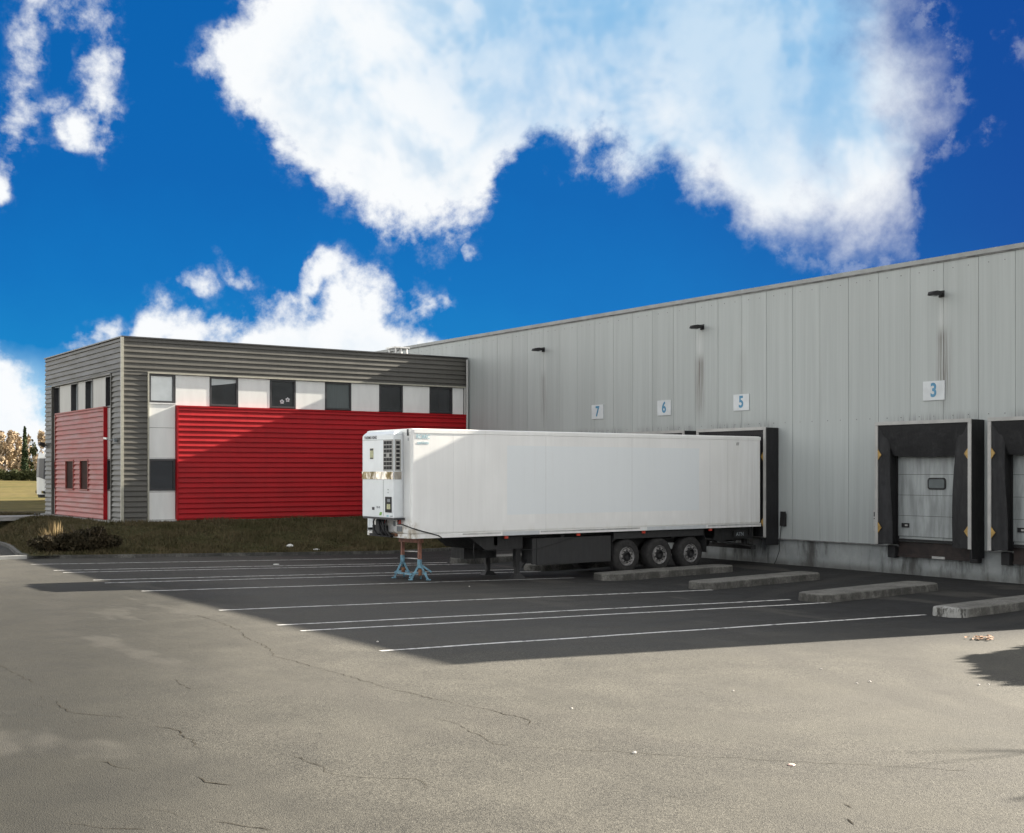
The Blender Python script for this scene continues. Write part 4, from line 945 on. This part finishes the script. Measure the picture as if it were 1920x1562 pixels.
for y in leg_y:
    mb = MB(); x = 20.72; zb = gz(x)
    mb.box(x - .085, x + .085, y - .085, y + .085, .48, 1.25); mb.box(x - .06, x + .06, y - .06, y + .06, zb + .12, .479); mb.hexa([(x - .2, y - .14, zb), (x + .24, y - .14, zb), (x + .24, y + .14, zb), (x - .2, y + .14, zb)], [(x - .09, y - .09, zb + .13), (x + .1, y - .09, zb + .13), (x + .1, y + .09, zb + .13), (x - .09, y + .09, zb + .13)])
    mb.box(x - .1, x - .086, y - .06, y + .06, .3, .62); mb.tube([(x, y - .086, .93), (x, y - .12, .93)], .035, 8)
    mb.build('landing_leg', M['skirt'], tr, to)
mb = MB(); mb.bar((20.72, 29.46, .9), (20.72, 31.0, .9), .06); mb.bar((20.72, 29.55, .6), (21.5, 29.8, 1.2), .05); mb.bar((20.8, 29.3, .28), (21.0, 29.3, .55), .04); mb.build('leg_brace', M['chassis'], tr, to)
def wheel(x, near=True):
    yb_ = 28.90 if near else 31.27; s = 1 if near else -1; c = (x, yb_, .50); Rr = .525
    mb = MB(); mb.lathe([(.0, .12 * s), (.10, .05 * s), (.115, -.03 * s), (.115, .02 * s), (.17, .025 * s), (.175, .06 * s)], c, 20); w = mb.build('wheel', M['chassis'], tr, to)
    mb = MB(); mb.lathe([(.29, .02 * s), (.31, .0), (.40, -.005 * s), (.47, .005 * s), (.505, .03 * s), (Rr, .06 * s), (Rr, .33 * s), (.5, .37 * s), (.3, .38 * s)], c, 40)
    for k in range(44):
        a = 2 * math.pi * k / 44
        mb.box(0, 0, 0, 0, 0, 0) if False else None
    mb.build('tyre', M['tyre'], w, to)
    mb = MB(); mb.lathe([(.295, .012 * s), (.285, .0), (.272, .012 * s), (.262, .05 * s), (.235, .055 * s), (.225, .028 * s), (.165, .02 * s), (.16, .05 * s)], c, 36, 0)
    for k in range(10):
        a = 2 * math.pi * (k + .5) / 10; p = (x + math.cos(a) * .195, yb_ + .02 * s, .50 + math.sin(a) * .195); mb.tube([p, (p[0], yb_ - .012 * s, p[2])], .02, 8, 1)
    mb.build('rim', [M['rim'], M['chassis']], w, to)
    return w
w0 = wheel(24.49)
for x, near in ((25.83, True), (27.16, True)):
    c = copy_tree(w0, tr); c.location = (x - 24.49, 0, 0)
w1 = wheel(24.49, False)
for x in (25.83, 27.16): c = copy_tree(w1, tr); c.location = (x - 24.49, 0, 0)
mb = MB()
for x in (24.49, 25.83, 27.16): mb.tube([(x, 29.2, .5), (x, 31.0, .5)], .09, 12)
mb.build('axle', M['chassis'], tr, to)
mb = MB()      # mudguard: one long panel above the wheels, curved down behind the last one
prof = [(23.9, .55), (23.9, .95), (24.0, 1.12), (27.55, 1.12), (27.72, 1.06), (27.82, .9), (27.84, .5)]
for (a, b), (c, d) in zip(prof, prof[1:]): mb.hexa([(a, 28.9, b), (c, 28.9, d), (c + .005, 28.9, d + .03), (a + .005, 28.9, b + .03)], [(a, 29.35, b), (c, 29.35, d), (c + .005, 29.35, d + .03), (a + .005, 29.35, b + .03)])
mb.box(23.95, 27.7, 28.89, 28.905, 1.05, 1.25); mb.build('mudguard', M['skirt'], tr, to)
for x in (19.93, 22.55, 25.12, 27.97):
    mb = MB(); mb.box(x - .06, x + .06, TY0 + .03, TY0 + .09, 1.19, 1.265); mb.build('marker_lamp', M['redlamp'], tr, to, bevel=.01)
mb = MB(); mb.box(29.15, 29.75, TY0 + .16, TY0 + .2, .92, 1.16); pl_ = mb.build('rear_plate', M['chassis'], tr, to)
text('plate_lettering', 'ATN', .17, (29.42, TY0 + .157, 1.04), (1, 0, 0), (0, 0, 1), M['inkgrey'], pl_, to, 1.0, .02)

# ------------------------------------------------------------------ trestle under the nose
t = thing('support_trestle', 'blue and orange steel trestle under the nose of the white trailer', 'trestle', (17.6, 30.3, gz(17.6))); og = (17.6, 30.3, gz(17.6))
A1, A2 = Vector((17.52, 30.6, 0)), Vector((17.58, 29.75, 0)); zg = gz(17.5)
mb = MB(); zt_ = 1.275
mb.bar(A1 + Vector((-.04, .06, zt_ - .09)), A2 + Vector((.04, -.06, zt_ - .09)), .12, .17)
for a in (A1, A2): mb.bar(a + Vector((0, 0, .62)), a + Vector((0, 0, zt_ - .12)), .085)
mb.build('orange_frame', M['orange'], t, og)
dirn = Vector((.72, .70, 0)); per = Vector((-.70, .72, 0))
for a in (A1, A2):
    mb = MB(); ap = a + Vector((0, 0, .60 if a is A1 else .52))
    for sg in (-1, 1):
        f = a + Vector((SN * 0, 0, 0)) + Vector((CS * .25 * sg, -SN * .25 * sg, 0)); f.z = zg; mb.bar(f, ap, .055); mb.box(f.x - .05, f.x + .05, f.y - .05, f.y + .05, zg, zg + .03)
    f = a + Vector((SN * .5, CS * .5, 0)); f.z = zg; mb.bar(f, ap, .05)
    mb.bar(a + Vector((-CS * .2, SN * .2, zg + .2)), a + Vector((CS * .2, -SN * .2, zg + .2)), .045)
    mb.tube([ap + Vector((0, 0, -.12)), ap + Vector((0, 0, .12))], .065, 10)
    mb.build('leg_frame', M['blue'], t, og)
    mb = MB(); c = a + Vector((0, -.03, zg + .22)); mb.tube([c + Vector((0, 0, -.08)), c + Vector((0, 0, .1))], .05, 10); mb.build('jack_screw', M['rust'], t, og)
mb = MB(); mb.bar(A1 + Vector((-CS * .22, SN * .22, zg + .17)), A2 + Vector((-CS * .22, SN * .22, zg + .17)), .05); mb.bar(A2 + Vector((.02, 0, .5)), A2 + Vector((.35, -.05, zg + .22)), .045); mb.build('cross_bar', M['blue'], t, og)
mb = MB(); mb.bar(A1 + Vector((.1, .1, .62)), A2 + Vector((0, 0, .66)), .03); mb.bar(A1 + Vector((.1, .1, .82)), A2 + Vector((0, 0, .86)), .03); mb.build('grey_brace', M['alu'], t, og)

# ------------------------------------------------------------------ plants
def leafcloud(mb, centres, n, size, m=0):
    for k in range(n):
        c, r = random.choice(centres); d = Vector((random.gauss(0, 1), random.gauss(0, 1), random.gauss(0, 1))).normalized() * (random.random() ** .45)
        p = Vector(c) + Vector((d.x * r[0], d.y * r[1], d.z * r[2])); s = size * random.uniform(.5, 1.3)
        a = Vector((random.gauss(0, 1), random.gauss(0, 1), random.gauss(0, .6))).normalized(); b = a.orthogonal().normalized()
        b.rotate(Matrix.Rotation(random.uniform(0, 6.28), 3, a)); cc = a.cross(b)
        mb.poly([p - b * s * .5, p + cc * s * .28, p + b * s * .5, p - cc * s * .28], m)
def tree(name, label, loc, h, crown, nleaf, size, leafm, group=None, trunk=.18, limbs=7, bare=False, cat='tree'):
    t = thing(name, label, cat, loc, group); x, y, z = loc
    mb = MB(); mb.tube([(x, y, z - .2), (x + .05, y, z + h * .4), (x, y + .05, z + h * (.9 if bare else .75))], [trunk, trunk * .7, trunk * .2], 8)
    for k in range(limbs):
        f = .25 + .6 * k / limbs; a = k * 2.4; ln = h * .28 * (1.2 - f * .6); s = (x, y, z + h * f * .85)
        e = (x + math.cos(a) * ln * .7, y + math.sin(a) * ln * .7, s[2] + ln * .8); mb.tube([s, ((s[0] + e[0]) / 2, (s[1] + e[1]) / 2, (s[2] + e[2]) / 2 - .05 * ln), e], [trunk * .4, trunk * .25, trunk * .08], 6)
        if bare:
            for q in range(3): mb.tube([e, (e[0] + math.cos(a + q - 1) * ln * .4, e[1] + math.sin(a + q - 1) * ln * .4, e[2] + ln * .35)], [trunk * .09, trunk * .03], 5)
    mb.build('trunk', M['bark'], t, loc)
    if nleaf:
        mb = MB(); leafcloud(mb, [((x + c[0], y + c[1], z + c[2]), r) for c, r in crown], nleaf, size); mb.build('crown', leafm, t, loc)
    return t
def poplar_crown(h, w):
    out = []
    for k in range(26):
        f = random.uniform(.12, 1); a = random.uniform(0, 6.28); rr = w * (.35 + .65 * math.sin(math.pi * min(1, f * .85 + .12))) * random.uniform(.2, .8)
        out.append(((math.cos(a) * rr, math.sin(a) * rr, h * f * .95), (w * .32, w * .32, h * .10)))
    return out
def far(px, dist): t_ = (px - 960) / F_PX; return dist * (SN + t_ * CS), dist * (CS - t_ * SN)
treeinfo = [(-8, 190, 7.6, 1.9, 'tall autumn poplar cut off by the left edge, over the field'), (10, 186, 7.3, 1.7, 'tall autumn poplar second from the left edge'), (24, 192, 7.2, 1.5, 'tall autumn poplar between two paler ones beyond the field'), (35, 188, 6.0, 1.1, 'lower autumn poplar left of the dark conifer')]
for px, dist, h, w, lab in treeinfo:
    x, y = far(px, dist); tree('poplar', lab, (x, y, field_h(x, y)), h, poplar_crown(h, w), 1500, .5, M['leafgold'], 'autumn poplars beyond the field', .16, 9)
x, y = far(46.5, 178); z = field_h(x, y)
tree('conifer', 'narrow dark conifer beyond the field left of the office block', (x, y, z), 6.9, [((0, 0, 7 * f), (.62 * (1.05 - f) + .12, .62 * (1.05 - f) + .12, .6)) for f in [i / 14 for i in range(1, 15)]], 2600, .34, M['leafdark'], None, .12, 3)
x, y = far(53, 182); tree('poplar', 'slim tan autumn tree right behind the dark conifer', (x, y, field_h(x, y)), 6.3, poplar_crown(6.3, .7), 700, .4, M['leafgold'], 'autumn poplars beyond the field', .1, 7)
x, y = far(64, 175); tree('tree', 'thin pale autumn tree behind the white truck', (x, y, field_h(x, y)), 5.6, poplar_crown(5.4, 1.1), 800, .42, M['leafgreen'], None, .1, 8)
x, y = far(78, 172); tree('tree', 'tall thin autumn tree half behind the office corner', (x, y, field_h(x, y)), 6.9, poplar_crown(6.9, 1.3), 700, .42, M['leafgold'], None, .1, 8)
# hedge beyond the field
x0, y0 = far(-60, 165); x1, y1 = far(110, 165)
mb = MB(); leafcloud(mb, [((x0 + (x1 - x0) * f, y0 + (y1 - y0) * f, field_h(x0, y0) + .55 + .2 * math.sin(f * 40)), (.7, .7, .75)) for f in [i / 50 for i in range(51)]], 9000, .3); 
tag(mb.build('hedge', M['leafgreen']), 'dark low hedge along the far side of the yellow field', 'hedge')
# shrubs on the bank
def shrub(label, x, y, rx, ry, h, n, lm, size):
    z = bank_h(x, y); t = thing('shrub', label, 'shrub', (x, y, z), 'shrubs on the bank'); og = (x, y, z)
    mb = MB(); cs = []
    for k in range(22):
        a = random.uniform(0, 6.28); q = random.random() ** .5; cs.append(((x + math.cos(a) * q * rx * .8, y + math.sin(a) * q * ry * .8, z + h * random.uniform(.15, .75)), (rx * .28, ry * .3, h * .26)))
    leafcloud(mb, cs, n, size); mb.build('foliage', lm, t, og)
    mb = MB()
    for k in range(26):
        a = random.uniform(0, 6.28); q = random.random(); e = (x + math.cos(a) * rx * q, y + math.sin(a) * ry * q, z + h * random.uniform(.6, 1.08)); mb.tube([(x + math.cos(a) * .2 * q, y + math.sin(a) * .2 * q, z - .05), e], [.014, .004], 4)
    mb.build('stems', M['bark'], t, og); return t
shrub('dark bare-looking shrub on the bank before the office corner', 12.25, 43.3, 1.15, .95, .85, 5600, M['leafbush'], .13)
shrub('lower brownish shrub at the foot of the dry golden grass', 10.95, 43.3, .75, .7, .62, 2600, M['leafbush'], .12)
t = thing('grass_tuft', 'dry golden grass tuft catching the sun at the left end of the bank', 'plant', (11.3, 43.9, bank_h(11.3, 43.9))); og = (11.3, 43.9, bank_h(11.3, 43.9))
mb = MB()
for k in range(420):
    a = random.uniform(0, 6.28); q = random.random() ** .6; bx, by = 11.3 + math.cos(a) * .36 * q, 43.9 + math.sin(a) * .3 * q; z = bank_h(bx, by)
    tall = abs(bx - 11.3) < .11 and random.random() < .7
    h = random.uniform(.35, .7) + (random.uniform(.05, .35) if tall else 0); ex, ey = bx + math.cos(a) * (.28 if not tall else .06) * q, by + math.sin(a) * .28 * q
    w = .012 if not tall else .02
    mb.poly([(bx - w, by, z), (bx + w, by, z), ((bx + ex) / 2 + w * .9, (by + ey) / 2, z + h * .6), (ex, ey, z + h)])
mb.build('blades', M['straw'], t, og)
# trees outside the right edge, seen only by their shadows on the asphalt
tree('tree', 'leafy tree right of the picture, known by its round shadow on the asphalt', (26.75, 10.15, 0), 4.3, [((random.uniform(-1., 1.), random.uniform(-1.2, 1.2), 2.9 + random.uniform(-.8, .8)), (1.0, 1.0, .8)) for _ in range(26)], 30000, .32, M['leafgreen'], None, .16, 7)
tree('tree', 'bare slender tree right of the picture, known by its thin shadow streaks', (27.5, 4.7, 0), 8.8, [], 0, .3, M['leafgreen'], None, .22, 8, bare=True)

# ------------------------------------------------------------------ white truck beyond the office
vx0, vy0, vz = 21.6, 87.3, 1.12                 # faces west; near front corner at (vx0, vy0)
t = thing('truck', 'white truck half hidden behind the left corner of the office block', 'truck', (vx0 + 4, vy0 + 1.25, vz)); og = (vx0 + 4, vy0 + 1.25, vz)
pl = lambda z, q, o=0: [(vx0 + q - o, vy0 + .95 - o * .4, vz + z), (vx0 + .18 + q - o * .8, vy0 + .4 - o * .8, vz + z), (vx0 + .62 + q - o * .5, vy0 + .04 - o, vz + z), (vx0 + 1.1 + q, vy0 - o, vz + z), (vx0 + 2.3, vy0, vz + z), (vx0 + 2.3, vy0 + 2.5, vz + z), (vx0 + .62 + q, vy0 + 2.46, vz + z), (vx0 + .18 + q - o, vy0 + 2.1, vz + z), (vx0 + q - o, vy0 + 1.55, vz + z)]
mb = MB(); mb.hexa(pl(.42, .02), pl(1.55, .0)); mb.hexa(pl(1.551, .0), pl(2.98, .07)); mb.hexa(pl(2.981, .07), pl(3.28, .2)); mb.build('cab', M['panel'], t, og)
mb = MB(); mb.box(vx0 + 2.6, vx0 + 9, vy0, vy0 + 2.5, vz + .8, vz + 3.5); mb.build('cargo_box', M['panel'], t, og, bevel=.04)
a_, b_ = pl(1.72, .0, .02), pl(2.92, .065, .02); lo_ = [(x, y, vz + zz) for (x, y, z), zz in zip(a_, (1.62, 1.5, 1.32, 1.15, 1, 1, 1.4, 1.5, 1.62))]
mb = MB()
for k in (0, 1, 2): mb.poly([lo_[k], lo_[k + 1], b_[k + 1], b_[k]])
for k in (6, 7): mb.poly([lo_[k], lo_[k + 1], b_[k + 1], b_[k]])
mb.poly([lo_[8], lo_[0], b_[0], b_[8]]); mb.build('windscreen', M['frame'], t, og)
mb = MB(); mb.box(vx0 + 1.2, vx0 + 1.9, vy0 - .02, vy0 + .02, vz + 1.45, vz + 2.8); mb.build('side_window', M['glass'], t, og)
mb = MB(); mb.box(vx0 + .75, vx0 + 1.3, vy0 - .03, vy0 + .02, vz + .92, vz + 1.0); mb.build('grille', M['black2'], t, og)
mb = MB(); mb.hexa(pl(.2, .12), pl(.415, .06)); mb.build('bumper', M['black2'], t, og)
for dy in (.28, 1.95):
    mb = MB(); mb.box(vx0 + .1, vx0 + .5, vy0 + dy - .12, vy0 + dy + .35, vz + .5, vz + .68); mb.build('headlight', M['glass'], t, og)
for dx in (1.35, 6.6):
    for dy in (.02, 2.18):
        mb = MB(); c = Vector((vx0 + dx, vy0 + dy + .15, vz + .42)); mb.tube([c - Vector((0, .17, 0)), c + Vector((0, .17, 0))], .46, 20); mb.build('wheel', M['tyre'], t, og)

# ------------------------------------------------------------------ litter
def lump(name, label, cat, p, r, m, group=None, flat=.6):
    mb = MB(); n0 = 0; rg = []
    for i, (f, q) in enumerate(((-.5, .6), (0, 1), (.6, .75), (.95, .25))):
        rg.append([(p[0] + math.cos(a) * r * q * random.uniform(.75, 1.2), p[1] + math.sin(a) * r * q * random.uniform(.75, 1.2), p[2] + r * flat * (f + .45)) for a in [k * 1.047 for k in range(6)]])
    for a, b in zip(rg, rg[1:]): mb.hexa(a, b)
    return tag(mb.build(name, m, None, tuple(p)), label, cat, group)
for px, py, r in ((1190, 1413, .035), (1072, 1329, .022), (1540, 1255, .024), (1631, 1279, .03), (1607, 1282, .022), (1835, 1285, .03), (1375, 1296, .02), (708, 1204, .03), (880, 1100, .03), (1854, 1284, .022)):
    lump('pebble', 'small pale pebble lying loose on the asphalt', 'pebble', gnd(px, py), r * .8, M['stone'], 'pale pebbles scattered on the asphalt')
lump('pebble', 'pinkish flake of stone low in the right half of the asphalt', 'pebble', gnd(1484, 1435), .045, mat('pink_stone', (.6, .4, .33), .8, fn=vary((.6, .42, .35), 30)), None, .25)
lump('rag', 'white rag on the grass bank left of the trailer nose', 'rag', (19.8, 43.2, bank_h(19.8, 43.2) + .03), .16, M['rag'], None, .5)
lump('rag', 'flattened pale paper on the bank just below the trailer nose', 'rag', (20.6, 42.6, bank_h(20.6, 42.6) + .02), .14, M['rag'], None, .3)
lump('rag', 'white scrap on a bay line left of the trestle', 'litter', gnd(518, 1059), .12, M['rag'], None, .2)
mb = MB(); c = gnd(1842, 1199)
for k in range(46):
    x, y = c.x + random.gauss(0, .16), c.y + random.gauss(0, .14); a = random.uniform(0, 6.28); s = random.uniform(.03, .06); z = c.z + random.uniform(.005, .05)
    mb.poly([(x + math.cos(a + q) * s, y + math.sin(a + q) * s * .8, z + random.uniform(0, .03)) for q in (0, 1.6, 3.1, 4.7)])
tag(kind(mb.build('fallen_leaves', M['leaf_or']), 'stuff'), 'orange fallen leaves in a small heap at the shadow edge', 'leaves')
